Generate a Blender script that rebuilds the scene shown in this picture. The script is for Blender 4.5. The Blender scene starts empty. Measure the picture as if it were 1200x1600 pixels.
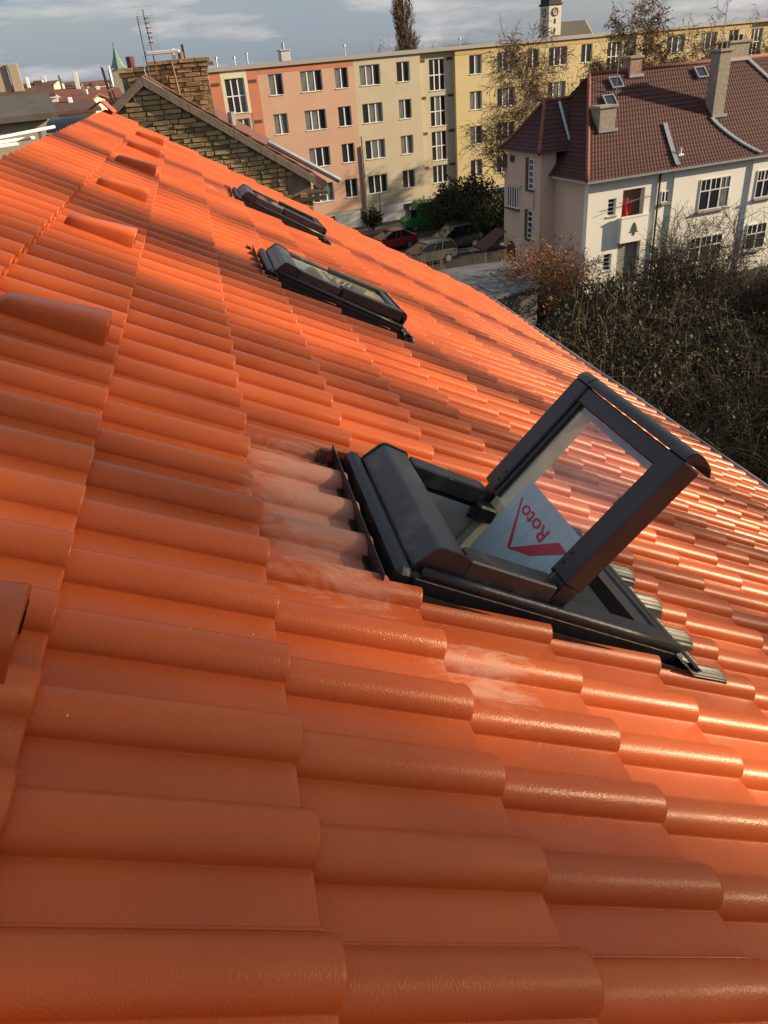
import bpy, math, random
from math import sin, cos, tan, atan, atan2, radians, pi, sqrt, hypot, exp, floor
from mathutils import Vector, Matrix

sc = bpy.context.scene
col = sc.collection
# ---------------------------------------------------------------- camera
CZ = 13.0                                   # camera height above the ground
FPX = 1164.56                               # focal length in pixels of the 1200x1600 photograph
YAW, PITCH, ROLL = 0.18016, 0.54774, -0.09115
FWD = Vector((sin(YAW)*cos(PITCH), cos(YAW)*cos(PITCH), -sin(PITCH)))
_r0 = Vector((cos(YAW), -sin(YAW), 0)); _u0 = _r0.cross(FWD)
RGT = cos(ROLL)*_r0 + sin(ROLL)*_u0
UPV = -sin(ROLL)*_r0 + cos(ROLL)*_u0
cd = bpy.data.cameras.new('camera'); cam = bpy.data.objects.new('camera', cd); col.objects.link(cam)
cd.sensor_fit = 'VERTICAL'; cd.sensor_height = 36.0; cd.lens = FPX/1600*36.0
cd.clip_start = 0.02; cd.clip_end = 30000
M3 = Matrix((RGT, UPV, -FWD)).transposed()
cam.matrix_world = Matrix.Translation((0, 0, CZ)) @ M3.to_4x4()
sc.camera = cam
# ---------------------------------------------------------------- world and sun
SUN_BEAR, SUN_EL = radians(98), radians(17)      # bearing clockwise from +Y
w = bpy.data.worlds.new('World'); sc.world = w; w.use_nodes = True
nt = w.node_tree; nt.nodes.clear()
out = nt.nodes.new('ShaderNodeOutputWorld'); bg = nt.nodes.new('ShaderNodeBackground')
sky = nt.nodes.new('ShaderNodeTexSky'); sky.sky_type = 'NISHITA'; sky.sun_disc = False
sky.sun_elevation = SUN_EL; sky.sun_rotation = SUN_BEAR
sky.air_density = 1.0; sky.dust_density = 1.6; sky.ozone_density = 1.0
bg.inputs['Strength'].default_value = 0.092
tc = nt.nodes.new('ShaderNodeTexCoord')
mp = nt.nodes.new('ShaderNodeMapping'); mp.inputs['Scale'].default_value = (2.6, 2.6, 15.0); mp.inputs['Location'].default_value = (0.35, 0.1, 0.0)
nz = nt.nodes.new('ShaderNodeTexNoise'); nz.inputs['Scale'].default_value = 2.2; nz.inputs['Detail'].default_value = 7; nz.inputs['Roughness'].default_value = 0.55
mp2 = nt.nodes.new('ShaderNodeMapping'); mp2.inputs['Scale'].default_value = (1.2, 1.2, 9.0); mp2.inputs['Location'].default_value = (1.3, 0.7, 0.2)
nz2 = nt.nodes.new('ShaderNodeTexNoise'); nz2.inputs['Scale'].default_value = 1.6; nz2.inputs['Detail'].default_value = 5
cr = nt.nodes.new('ShaderNodeValToRGB'); cr.color_ramp.elements[0].position = 0.50; cr.color_ramp.elements[1].position = 0.66
cr2 = nt.nodes.new('ShaderNodeValToRGB'); cr2.color_ramp.elements[0].position = 0.25; cr2.color_ramp.elements[1].position = 0.65
mx = nt.nodes.new('ShaderNodeMixRGB'); mx.inputs['Color2'].default_value = (2.0, 2.4, 2.95, 1)     # grey-blue stratus veil
mx2 = nt.nodes.new('ShaderNodeMixRGB'); mx2.inputs['Color2'].default_value = (4.4, 4.2, 4.1, 1)    # brighter cloud tops
m1 = nt.nodes.new('ShaderNodeMath'); m1.operation = 'MULTIPLY_ADD'; m1.inputs[1].default_value = 0.35; m1.inputs[2].default_value = 0.5
m2 = nt.nodes.new('ShaderNodeMath'); m2.operation = 'MULTIPLY'; m2.inputs[1].default_value = 0.85
L_ = nt.links.new
L_(tc.outputs['Generated'], mp.inputs['Vector']); L_(mp.outputs[0], nz.inputs['Vector']); L_(nz.outputs['Fac'], cr.inputs[0])
L_(tc.outputs['Generated'], mp2.inputs['Vector']); L_(mp2.outputs[0], nz2.inputs['Vector']); L_(nz2.outputs['Fac'], cr2.inputs[0])
L_(cr2.outputs[0], m1.inputs[0]); L_(m1.outputs[0], mx.inputs['Fac']); L_(sky.outputs[0], mx.inputs['Color1'])
L_(cr.outputs[0], m2.inputs[0]); L_(m2.outputs[0], mx2.inputs['Fac']); L_(mx.outputs[0], mx2.inputs['Color1'])
L_(mx2.outputs[0], bg.inputs['Color']); L_(bg.outputs[0], out.inputs['Surface'])
SUN = Vector((sin(SUN_BEAR)*cos(SUN_EL), cos(SUN_BEAR)*cos(SUN_EL), sin(SUN_EL)))
sl = bpy.data.lights.new('sun', 'SUN'); sl.energy = 5.0; sl.angle = radians(0.53); sl.color = (1.0, 0.79, 0.54)
so = bpy.data.objects.new('sun', sl); col.objects.link(so); so.rotation_euler = SUN.to_track_quat('Z', 'Y').to_euler(); so.location = SUN*60
sc.view_settings.view_transform = 'Standard'; sc.view_settings.look = 'None'
sc.view_settings.exposure = 0.78; sc.view_settings.gamma = 1.0; sc.view_settings.use_curve_mapping = False
sc.render.engine = 'CYCLES'
sc.cycles.max_bounces = 6; sc.cycles.diffuse_bounces = 3; sc.cycles.glossy_bounces = 3; sc.cycles.transmission_bounces = 4
sc.cycles.transparent_max_bounces = 12; sc.cycles.caustics_reflective = False; sc.cycles.caustics_refractive = False

# ---------------------------------------------------------------- helpers
def ray(x, y): return FWD + RGT*((x-600)/FPX) - UPV*((y-800)/FPX)
CAMP = Vector((0, 0, CZ))
def at(x, y, D):                            # point on the pixel's ray at horizontal distance D
    d = ray(x, y); return CAMP + d*(D/hypot(d.x, d.y))
def onz(x, y, z=0.0):                       # where the pixel's ray meets a level plane
    d = ray(x, y); return CAMP + d*((z-CZ)/d.z)
def onY(x, y, Y):
    d = ray(x, y); return CAMP + d*(Y/d.y)

class MB:
    def __init__(s, M=None): s.v = []; s.f = []; s.M = M
    def add(s, vs, fs):
        o = len(s.v)
        s.v += [tuple(s.M @ Vector(p)) if s.M else tuple(p) for p in vs]
        s.f += [tuple(i+o for i in f) for f in fs]; return s
    def box(s, x0, x1, y0, y1, z0, z1, R=None, c=None):
        vs = [(x, y, z) for z in (z0, z1) for y in (y0, y1) for x in (x0, x1)]
        if R is not None:
            c = Vector(c or ((x0+x1)/2, (y0+y1)/2, (z0+z1)/2)); vs = [tuple(c + R @ (Vector(p)-c)) for p in vs]
        return s.add(vs, [(0, 2, 3, 1), (4, 5, 7, 6), (0, 1, 5, 4), (2, 6, 7, 3), (0, 4, 6, 2), (1, 3, 7, 5)])
    def bbox(s, x0, x1, y0, y1, z0, z1, b):  # box with chamfered edges
        import itertools
        pts = []; idx = {}
        X = (x0, x1); Yv = (y0, y1); Z = (z0, z1); sg = (1, -1)
        for i, j, k in itertools.product((0, 1), repeat=3):
            for ax in range(3):
                p = [X[i]+sg[i]*b, Yv[j]+sg[j]*b, Z[k]+sg[k]*b]
                p[ax] = (X[i], Yv[j], Z[k])[ax]
                idx[(i, j, k, ax)] = len(pts); pts.append(tuple(p))
        g = lambda i, j, k, a: idx[(i, j, k, a)]
        fs = []
        for a in range(3):
            o1, o2 = (a+1) % 3, (a+2) % 3
            for sd in (0, 1):
                q = []
                for (p, r) in ((0, 0), (1, 0), (1, 1), (0, 1)):
                    t = [0, 0, 0]; t[a] = sd; t[o1] = p; t[o2] = r; q.append(g(*t, a))
                fs.append(tuple(q if sd else q[::-1]))
            for p in (0, 1):                  # edges along axis a
                for r in (0, 1):
                    t0 = [0, 0, 0]; t0[o1] = p; t0[o2] = r; t1 = list(t0); t1[a] = 1
                    q = [g(*t0, o1), g(*t1, o1), g(*t1, o2), g(*t0, o2)]
                    fs.append(tuple(q if p == r else q[::-1]))
        for i, j, k in itertools.product((0, 1), repeat=3):
            q = (g(i, j, k, 0), g(i, j, k, 1), g(i, j, k, 2)); fs.append(q if (i+j+k) % 2 else q[::-1])
        return s.add(pts, fs)
    def tube(s, pts, rad, n=6, cap=True):
        pts = [Vector(p) for p in pts]; m = len(pts)
        if not hasattr(rad, '__len__'): rad = [rad]*m
        vs = []; fs = []
        ref = Vector((0.13, 0.21, 0.97))
        for i, p in enumerate(pts):
            d = (pts[min(i+1, m-1)]-pts[max(i-1, 0)])
            if d.length < 1e-9: d = Vector((0, 0, 1))
            d.normalize(); r_ = ref if abs(d.dot(ref)) < 0.95 else Vector((1, 0, 0))
            a = d.cross(r_).normalized(); b = d.cross(a)
            for k in range(n):
                t = 2*pi*k/n; vs.append(tuple(p + (a*cos(t)+b*sin(t))*rad[i]))
        for i in range(m-1):
            for k in range(n):
                fs.append((i*n+k, i*n+(k+1) % n, (i+1)*n+(k+1) % n, (i+1)*n+k))
        if cap and n > 2: fs.append(tuple(range(n))[::-1]); fs.append(tuple((m-1)*n+k for k in range(n)))
        return s.add(vs, fs)
    def prism(s, poly, vec):                 # polygon (3-D points) pushed along vec
        n = len(poly); v = Vector(vec)
        vs = [tuple(p) for p in poly] + [tuple(Vector(p)+v) for p in poly]
        fs = [tuple(range(n))[::-1], tuple(range(n, 2*n))] + [(i, (i+1) % n, n+(i+1) % n, n+i) for i in range(n)]
        return s.add(vs, fs)
    def quad(s, a, b, c, d): return s.add([a, b, c, d], [(0, 1, 2, 3)])
    def grid(s, P):                          # rows of points
        n = len(P[0]); vs = [tuple(q) for r in P for q in r]
        return s.add(vs, [(i*n+j, i*n+j+1, (i+1)*n+j+1, (i+1)*n+j) for i in range(len(P)-1) for j in range(n-1)])
    def mesh(s, name, mat, smooth=False):
        me = bpy.data.meshes.new(name); me.from_pydata(s.v, [], s.f); me.update()
        if mat: me.materials.append(mat)
        if smooth: me.polygons.foreach_set('use_smooth', [True]*len(me.polygons))
        return me
    def build(s, name, mat, parent=None, smooth=False, **kw):
        return link(name, s.mesh(name, mat, smooth), parent, **kw)

def link(name, me, parent=None, label=None, cat=None, group=None, kind=None, loc=None, rot=None):
    o = bpy.data.objects.new(name, me); col.objects.link(o)
    if parent: o.parent = parent
    if loc is not None: o.location = loc
    if rot is not None: o.rotation_euler = rot
    if label: o['label'] = label
    if cat: o['category'] = cat
    if group: o['group'] = group
    if kind: o['kind'] = kind
    return o
def thing(name, label, cat, loc=(0, 0, 0), rot=(0, 0, 0), group=None):
    return link(name, None, None, label, cat, group, None, loc, rot)
def smooth_angle(o, ang=35):
    me = o.data
    me.polygons.foreach_set('use_smooth', [True]*len(me.polygons))
    import bmesh
    bm = bmesh.new(); bm.from_mesh(me)
    for e in bm.edges:
        if len(e.link_faces) == 2 and e.calc_face_angle(0) > radians(ang): e.smooth = False
    bm.to_mesh(me); bm.free(); return o

# ---------------------------------------------------------------- materials
def rgb(c): return (c[0], c[1], c[2], 1)
def mat(name, c, rough=0.6, c2=None, scale=4.0, detail=4.0, lo=0.35, hi=0.65, bump=0.0, bscale=40.0, metal=0.0, spec=0.5, coord='Object', bdist=0.01, stretch=None):
    m = bpy.data.materials.new(name); m.use_nodes = True; t = m.node_tree; b = t.nodes['Principled BSDF']
    b.inputs['Base Color'].default_value = rgb(c); b.inputs['Roughness'].default_value = rough
    b.inputs['Metallic'].default_value = metal; b.inputs['Specular IOR Level'].default_value = spec
    tcn = t.nodes.new('ShaderNodeTexCoord'); src = tcn.outputs[coord]
    if stretch:
        mpn = t.nodes.new('ShaderNodeMapping'); mpn.inputs['Scale'].default_value = stretch
        t.links.new(src, mpn.inputs['Vector']); src = mpn.outputs[0]
    if c2:
        n = t.nodes.new('ShaderNodeTexNoise'); n.inputs['Scale'].default_value = scale; n.inputs['Detail'].default_value = detail; n.inputs['Roughness'].default_value = 0.6
        r = t.nodes.new('ShaderNodeValToRGB'); r.color_ramp.elements[0].position = lo; r.color_ramp.elements[1].position = hi
        r.color_ramp.elements[0].color = rgb(c); r.color_ramp.elements[1].color = rgb(c2)
        t.links.new(src, n.inputs['Vector']); t.links.new(n.outputs['Fac'], r.inputs[0]); t.links.new(r.outputs[0], b.inputs['Base Color'])
    if bump:
        n = t.nodes.new('ShaderNodeTexNoise'); n.inputs['Scale'].default_value = bscale; n.inputs['Detail'].default_value = 3
        bp = t.nodes.new('ShaderNodeBump'); bp.inputs['Strength'].default_value = bump; bp.inputs['Distance'].default_value = bdist
        t.links.new(src, n.inputs['Vector']); t.links.new(n.outputs['Fac'], bp.inputs['Height']); t.links.new(bp.outputs[0], b.inputs['Normal'])
    return m
def glassmat(name, tint=(0.93, 0.96, 0.95), f0=0.05):
    m = bpy.data.materials.new(name); m.use_nodes = True; t = m.node_tree; t.nodes.clear()
    o = t.nodes.new('ShaderNodeOutputMaterial'); mxs = t.nodes.new('ShaderNodeMixShader')
    tr = t.nodes.new('ShaderNodeBsdfTransparent'); tr.inputs[0].default_value = rgb(tint)
    gl = t.nodes.new('ShaderNodeBsdfGlossy'); gl.inputs['Roughness'].default_value = 0.01
    lw = t.nodes.new('ShaderNodeLayerWeight'); lw.inputs['Blend'].default_value = 0.5
    pw = t.nodes.new('ShaderNodeMath'); pw.operation = 'POWER'; pw.inputs[1].default_value = 5.0
    ad = t.nodes.new('ShaderNodeMath'); ad.operation = 'MULTIPLY_ADD'; ad.inputs[1].default_value = 1-f0; ad.inputs[2].default_value = f0; ad.use_clamp = True
    t.links.new(lw.outputs['Facing'], pw.inputs[0]); t.links.new(pw.outputs[0], ad.inputs[0]); t.links.new(ad.outputs[0], mxs.inputs[0])
    t.links.new(tr.outputs[0], mxs.inputs[1]); t.links.new(gl.outputs[0], mxs.inputs[2]); t.links.new(mxs.outputs[0], o.inputs['Surface'])
    return m

# ---------------------------------------------------------------- the tiled roof we stand over
RA = 0.544525; CL = 0.32318                # roof pitch, course length
RO = Vector((-0.01996, 0.0, CZ-0.76136))   # roof frame: x down the slope, y along the ridge, z out of the roof
WIN = [1.19, 3.87, 6.55]                   # where the three roof windows start along the ridge
WV = 0.27
TU0 = 0.442                                # a side joint between tiles
VDUST = [(WV+0.25, u+0.25) for u in WIN]

def tile_material(dust):
    m = bpy.data.materials.new('tile_engobe_dusty' if dust else 'tile_engobe'); m.use_nodes = True; t = m.node_tree; b = t.nodes['Principled BSDF']; N = t.nodes.new; K = t.links.new
    geo = N('ShaderNodeNewGeometry')
    # position in the roof's own frame
    mpn = N('ShaderNodeMapping'); mpn.vector_type = 'POINT'
    sub = N('ShaderNodeVectorMath'); sub.operation = 'SUBTRACT'; sub.inputs[1].default_value = RO
    rot = N('ShaderNodeVectorRotate'); rot.rotation_type = 'Y_AXIS'; rot.inputs['Angle'].default_value = -RA
    K(geo.outputs['Position'], sub.inputs[0]); K(sub.outputs[0], rot.inputs['Vector']); P = rot.outputs[0]
    n1 = N('ShaderNodeTexNoise'); n1.inputs['Scale'].default_value = 2.3; n1.inputs['Detail'].default_value = 5
    K(P, n1.inputs['Vector'])
    r1 = N('ShaderNodeValToRGB'); r1.color_ramp.elements[0].position = 0.3; r1.color_ramp.elements[1].position = 0.72
    r1.color_ramp.elements[0].color = (0.43, 0.077, 0.018, 1); r1.color_ramp.elements[1].color = (0.57, 0.118, 0.027, 1)
    K(n1.outputs['Fac'], r1.inputs[0])
    oi = N('ShaderNodeObjectInfo')
    hs = N('ShaderNodeHueSaturation'); mr = N('ShaderNodeMapRange'); mr.inputs['To Min'].default_value = 0.84; mr.inputs['To Max'].default_value = 1.10
    K(oi.outputs['Random'], mr.inputs['Value']); K(mr.outputs[0], hs.inputs['Value']); K(r1.outputs[0], hs.inputs['Color'])
    # sparse dark specks
    vo = N('ShaderNodeTexVoronoi'); vo.inputs['Scale'].default_value = 34; K(P, vo.inputs['Vector'])
    lt = N('ShaderNodeMath'); lt.operation = 'LESS_THAN'; lt.inputs[1].default_value = 0.030; K(vo.outputs['Distance'], lt.inputs[0])
    vw = N('ShaderNodeTexWhiteNoise'); K(vo.outputs['Position'], vw.inputs['Vector'])
    gt = N('ShaderNodeMath'); gt.operation = 'GREATER_THAN'; gt.inputs[1].default_value = 0.50; K(vw.outputs['Value'], gt.inputs[0])
    mu = N('ShaderNodeMath'); mu.operation = 'MULTIPLY'; K(lt.outputs[0], mu.inputs[0]); K(gt.outputs[0], mu.inputs[1])
    ms = N('ShaderNodeMixRGB'); ms.inputs['Color2'].default_value = (0.10, 0.03, 0.015, 1); K(mu.outputs[0], ms.inputs['Fac']); K(hs.outputs[0], ms.inputs['Color1'])
    # a few pale mortar crumbs
    vo2 = N('ShaderNodeTexVoronoi'); vo2.inputs['Scale'].default_value = 17; of = N('ShaderNodeMapping'); of.inputs['Location'].default_value = (3.3, 1.7, 0.4); K(P, of.inputs['Vector']); K(of.outputs[0], vo2.inputs['Vector'])
    l2 = N('ShaderNodeMath'); l2.operation = 'LESS_THAN'; l2.inputs[1].default_value = 0.026; K(vo2.outputs['Distance'], l2.inputs[0])
    w2 = N('ShaderNodeTexWhiteNoise'); K(vo2.outputs['Position'], w2.inputs['Vector'])
    g2 = N('ShaderNodeMath'); g2.operation = 'GREATER_THAN'; g2.inputs[1].default_value = 0.6; K(w2.outputs['Value'], g2.inputs[0])
    u2 = N('ShaderNodeMath'); u2.operation = 'MULTIPLY'; K(l2.outputs[0], u2.inputs[0]); K(g2.outputs[0], u2.inputs[1])
    ms0 = ms; ms = N('ShaderNodeMixRGB'); ms.inputs['Color2'].default_value = (0.62, 0.50, 0.40, 1); K(u2.outputs[0], ms.inputs['Fac']); K(ms0.outputs[0], ms.inputs['Color1'])
    # pale cutting dust round the roof windows
    if dust:
        pass
        sep = N('ShaderNodeSeparateXYZ'); K(P, sep.inputs[0])
        acc = None
        for (dv, du, sv, su, am) in [(0.16, 1.42, 0.22, 0.42, 1.0), (0.42, 0.95, 0.16, 0.16, 0.85), (0.80, 1.02, 0.22, 0.10, 0.36), (0.10, 4.0, 0.18, 0.4, 0.72), (0.05, 6.7, 0.2, 0.5, 0.72), (0.30, 2.95, 0.15, 0.3, 0.55)]:
            g = []
            for k, (c0, s0) in enumerate(((dv, sv), (du, su))):
                a = N('ShaderNodeMath'); a.operation = 'SUBTRACT'; a.inputs[1].default_value = c0; K(sep.outputs[k], a.inputs[0])
                d = N('ShaderNodeMath'); d.operation = 'DIVIDE'; d.inputs[1].default_value = s0; K(a.outputs[0], d.inputs[0])
                p = N('ShaderNodeMath'); p.operation = 'MULTIPLY'; K(d.outputs[0], p.inputs[0]); K(d.outputs[0], p.inputs[1]); g.append(p)
            s = N('ShaderNodeMath'); s.operation = 'ADD'; K(g[0].outputs[0], s.inputs[0]); K(g[1].outputs[0], s.inputs[1])
            e = N('ShaderNodeMath'); e.operation = 'POWER'; e.inputs[0].default_value = exp(-0.5); K(s.outputs[0], e.inputs[1])
            w_ = N('ShaderNodeMath'); w_.operation = 'MULTIPLY'; w_.inputs[1].default_value = am; K(e.outputs[0], w_.inputs[0])
            if acc is None: acc = w_
            else:
                q = N('ShaderNodeMath'); q.operation = 'MAXIMUM'; K(acc.outputs[0], q.inputs[0]); K(w_.outputs[0], q.inputs[1]); acc = q
        n2 = N('ShaderNodeTexNoise'); n2.inputs['Scale'].default_value = 22; n2.inputs['Detail'].default_value = 9; n2.inputs['Roughness'].default_value = 0.72; n2.inputs['Distortion'].default_value = 1.2
        st = N('ShaderNodeMapping'); st.inputs['Scale'].default_value = (0.45, 1.3, 1.0); K(P, st.inputs['Vector']); K(st.outputs[0], n2.inputs['Vector'])
        dm = N('ShaderNodeMath'); dm.operation = 'ADD'; K(acc.outputs[0], dm.inputs[0]); K(n2.outputs['Fac'], dm.inputs[1])
        dr = N('ShaderNodeMapRange'); dr.inputs['From Min'].default_value = 1.17; dr.inputs['From Max'].default_value = 1.42; dr.inputs['To Max'].default_value = 0.40; K(dm.outputs[0], dr.inputs['Value'])
        md = N('ShaderNodeMixRGB'); md.inputs['Color2'].default_value = (0.62, 0.44, 0.34, 1); K(dr.outputs[0], md.inputs['Fac']); K(ms.outputs[0], md.inputs['Color1'])
    else: md = ms; dr = None
    K(md.outputs[0], b.inputs['Base Color'])
    # satin engobe: gloss varies, dusty places are matt
    n3 = N('ShaderNodeTexNoise'); n3.inputs['Scale'].default_value = 5.0; n3.inputs['Detail'].default_value = 4; K(P, n3.inputs['Vector'])
    rr = N('ShaderNodeMapRange'); rr.inputs['From Min'].default_value = 0.3; rr.inputs['From Max'].default_value = 0.7; rr.inputs['To Min'].default_value = 0.27; rr.inputs['To Max'].default_value = 0.40; K(n3.outputs['Fac'], rr.inputs['Value'])
    ra = N('ShaderNodeMath'); ra.operation = 'MULTIPLY_ADD'; ra.inputs[1].default_value = 0.6; ra.inputs[0].default_value = 0.0
    if dr: K(dr.outputs[0], ra.inputs[0])
    K(rr.outputs[0], ra.inputs[2]); K(ra.outputs[0], b.inputs['Roughness'])
    b.inputs['Specular IOR Level'].default_value = 0.36; b.inputs['Specular Tint'].default_value = (1.0, 0.84, 0.66, 1)
    # fine sand grain, drawn out along the tile
    sg = N('ShaderNodeMapping'); sg.inputs['Scale'].default_value = (0.9, 0.5, 0.9); K(P, sg.inputs['Vector'])
    n4 = N('ShaderNodeTexNoise'); n4.inputs['Scale'].default_value = 420; n4.inputs['Detail'].default_value = 2; K(sg.outputs[0], n4.inputs['Vector'])
    n5 = N('ShaderNodeTexNoise'); n5.inputs['Scale'].default_value = 150; n5.inputs['Detail'].default_value = 3; K(P, n5.inputs['Vector'])
    b1 = N('ShaderNodeBump'); b1.inputs['Strength'].default_value = 0.42; b1.inputs['Distance'].default_value = 0.0016; K(n4.outputs['Fac'], b1.inputs['Height'])
    b2 = N('ShaderNodeBump'); b2.inputs['Strength'].default_value = 0.07; b2.inputs['Distance'].default_value = 0.0022; K(n5.outputs['Fac'], b2.inputs['Height']); K(b1.outputs[0], b2.inputs['Normal'])
    K(b2.outputs[0], b.inputs['Normal'])
    return m
M_TILE = tile_material(False); M_TILED = tile_material(True)
M_BLK = mat('black_rubber', (0.012, 0.012, 0.013), 0.42, bump=0.15, bscale=60)
M_ANT = mat('anthracite_aluminium', (0.020, 0.020, 0.021), 0.36, c2=(0.032, 0.030, 0.028), scale=7, lo=0.45, hi=0.75, spec=0.5)
M_HOOD = mat('anthracite_hood_dusty', (0.034, 0.033, 0.031), 0.34, c2=(0.11, 0.095, 0.078), scale=11, detail=8, lo=0.52, hi=0.72)
M_PVC = mat('grey_pvc', (0.42, 0.41, 0.37), 0.5, c2=(0.36, 0.35, 0.31), scale=5)
M_CREAM = mat('cream_frame', (0.80, 0.78, 0.52), 0.45)
M_LEAD = mat('pleated_apron', (0.06, 0.059, 0.052), 0.42, metal=0.5, c2=(0.095, 0.09, 0.075), scale=12)
M_ZINC = mat('zinc_gutter', (0.42, 0.44, 0.46), 0.4, metal=0.7, c2=(0.34, 0.36, 0.38), scale=6)
M_GLASS = glassmat('pane', (0.86, 0.87, 0.85), 0.15)
M_LABEL = mat('label_film', (0.44, 0.54, 0.57), 0.3, c2=(0.36, 0.46, 0.50), scale=14, stretch=(0.3, 3, 1))
M_RED = mat('logo_red', (0.50, 0.03, 0.05), 0.4)
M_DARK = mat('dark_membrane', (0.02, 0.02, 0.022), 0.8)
M_WHITE = mat('white_paper', (0.75, 0.75, 0.72), 0.7)
M_STEEL = mat('steel', (0.35, 0.35, 0.36), 0.35, metal=0.9)
M_PLAST = mat('plaster_beige', (0.50, 0.42, 0.32), 0.85, c2=(0.42, 0.35, 0.27), scale=1.5)

RIBW = 0.077; RIBH = 0.034
def rib_h(b):                               # cross profile of a tile, b in 0..0.30
    for c in (0.072, 0.222):
        t = (b-c)/RIBW
        if 0 < t < 1:
            q = abs(2*t-1); return RIBH*(1-q**2.3)**(1/1.9 if t < 0.5 else 1/1.5)
    return 0.0
PROF_HI = []
for c in (0.072, 0.222):
    PROF_HI += [c-0.0007]+[c+RIBW*t for t in (0.0, 0.006, 0.02, 0.045, 0.08, 0.13, 0.19, 0.26, 0.35, 0.45, 0.55, 0.65, 0.74, 0.82, 0.89, 0.94, 0.975)]
PROF_HI = sorted([0.0, 0.0009, 0.0048, 0.0058, 0.009, 0.03, 0.055, 0.150, 0.165, 0.19, 0.21]+PROF_HI)
PROF_LO = sorted([0.0, 0.006, 0.151]+[c+RIBW*t for c in (0.072, 0.222) for t in (0.0, 0.02, 0.08, 0.22, 0.48, 0.74, 0.90, 0.975)])
def tile_mesh(prof, b0=0.0, b1=0.2975, a0=0.0, a1=0.385, lowres=False, cut=False):
    bs = [b for b in prof if b0 < b < b1]; bs = [b0]+bs+[b1]
    TH = 0.020
    rows = [(0.03, -TH), (0.002, -TH), (0.0, -TH+0.002), (0.0, -0.0045), (0.0009, -0.0016), (0.0030, -0.0003), (0.0065, 0.0)]
    if lowres: rows = [(0.002, -TH), (0.0, -0.005), (0.004, 0.0)]
    rows = [(a+a0, o) for a, o in rows]
    n = 3 if not lowres else 1
    s = rows[-1][0]
    rows += [(s+(a1-s)*(k+1)/n, 0.0) for k in range(n)]
    P = []
    for a, o in rows:
        row = []
        for b in bs:
            h = rib_h(b)
            if b < 0.0061 and b0 == 0.0: h = 0.0045 if 0.0005 < b < 0.0052 else 0.001
            row.append((-a, b, h*(1-0.10*a) + o - 0.074*a))
        P.append(row)
    m = MB(); m.grid(P)
    # far side lip of the second rib, and the near edge
    if b1 > 0.29: m.grid([[r[-1] for r in P], [(r[-1][0], r[-1][1]-0.0006, r[-1][2]-0.020) for r in P]]); m.grid([[(r[0][0], r[0][1]-0.0004, r[0][2]-0.018) for r in P], [r[0] for r in P]])
    if b0 > 0 or b1 < 0.29:
        for k, r in ((0, b0 > 0), (-1, b1 < 0.29)):
            if r:
                e = [q[k] for q in P]; f = [(q[0], q[1], q[2]-TH) for q in e]
                m.grid([e, f] if k == -1 else [f, e])
    return m
roof = thing('tiled_house', 'house under a new orange-red pantile roof with three roof windows', 'house', RO, (0, RA, 0))
me_hi = tile_mesh(PROF_HI).mesh('roof_tile', M_TILE, True); me_hd = tile_mesh(PROF_HI).mesh('dusty_roof_tile', M_TILED, True)
stuff = MB()
VEND = 16                                   # courses run out under the slanting eaves
def eave_v(u): return CL*(11.62+(9.2-u)*0.322)
K0, K1 = -11, 29                            # tile columns along the ridge
tiles = []
random.seed(5)
HOLEV0, HOLEV1 = WV-0.018, WV+0.83
for i in range(-2, VEND+1):
    for k in range(K0, K1):
        u0 = TU0+0.3*k; v = i*CL
        jit = (random.uniform(-0.0015, 0.0015), random.uniform(-0.0012, 0.0012), random.uniform(-0.0008, 0.0008), random.uniform(-0.004, 0.004))
        a1 = 0.385 if i > -2 else 0.335
        cutv = max(0.0, v-eave_v(u0+0.15))
        if cutv > CL-0.03: continue
        pieces = [(0.0, 0.2975, cutv if cutv > 0.02 else 0.0, a1)]
        for wu in WIN:
            h0, h1 = wu-0.045, wu+0.55
            if u0+0.3 <= h0 or u0 >= h1: continue
            vt, vb = v-CL, v
            if vb <= HOLEV0 or vt >= HOLEV1: continue
            pieces = []
            n0, n1 = max(0.0, h0-u0), min(0.2975, h1-u0)
            if n0 > 0.012: pieces.append((0.0, n0, 0.0, a1))                                          # strip beside the window
            if n1 < 0.2875: pieces.append((n1, 0.2975, 0.0, a1))
            if vb > HOLEV0 > vt: pieces.append((n0 if n0 > 0.012 else 0.0, n1 if n1 < 0.2875 else 0.2975, vb-HOLEV0, a1))   # above: cut to length
            elif vb > HOLEV1 > vt: pieces.append((n0 if n0 > 0.012 else 0.0, n1 if n1 < 0.2875 else 0.2975, 0.0, vb-HOLEV1))  # below: its head under the apron
        p = RO + Matrix.Rotation(RA, 3, 'Y') @ Vector((v-0.16, u0+0.15, 0)) - CAMP
        z = p.dot(FWD); size = -1
        if z > 0.1:
            px = 600+FPX*p.dot(RGT)/z; py = 800-FPX*p.dot(UPV)/z
            if -150 < px < 1350 and -100 < py < 1800: size = 1/p.length**2
        tiles.append((size, v, u0, jit, pieces))
tiles.sort(key=lambda t: -t[0])
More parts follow.
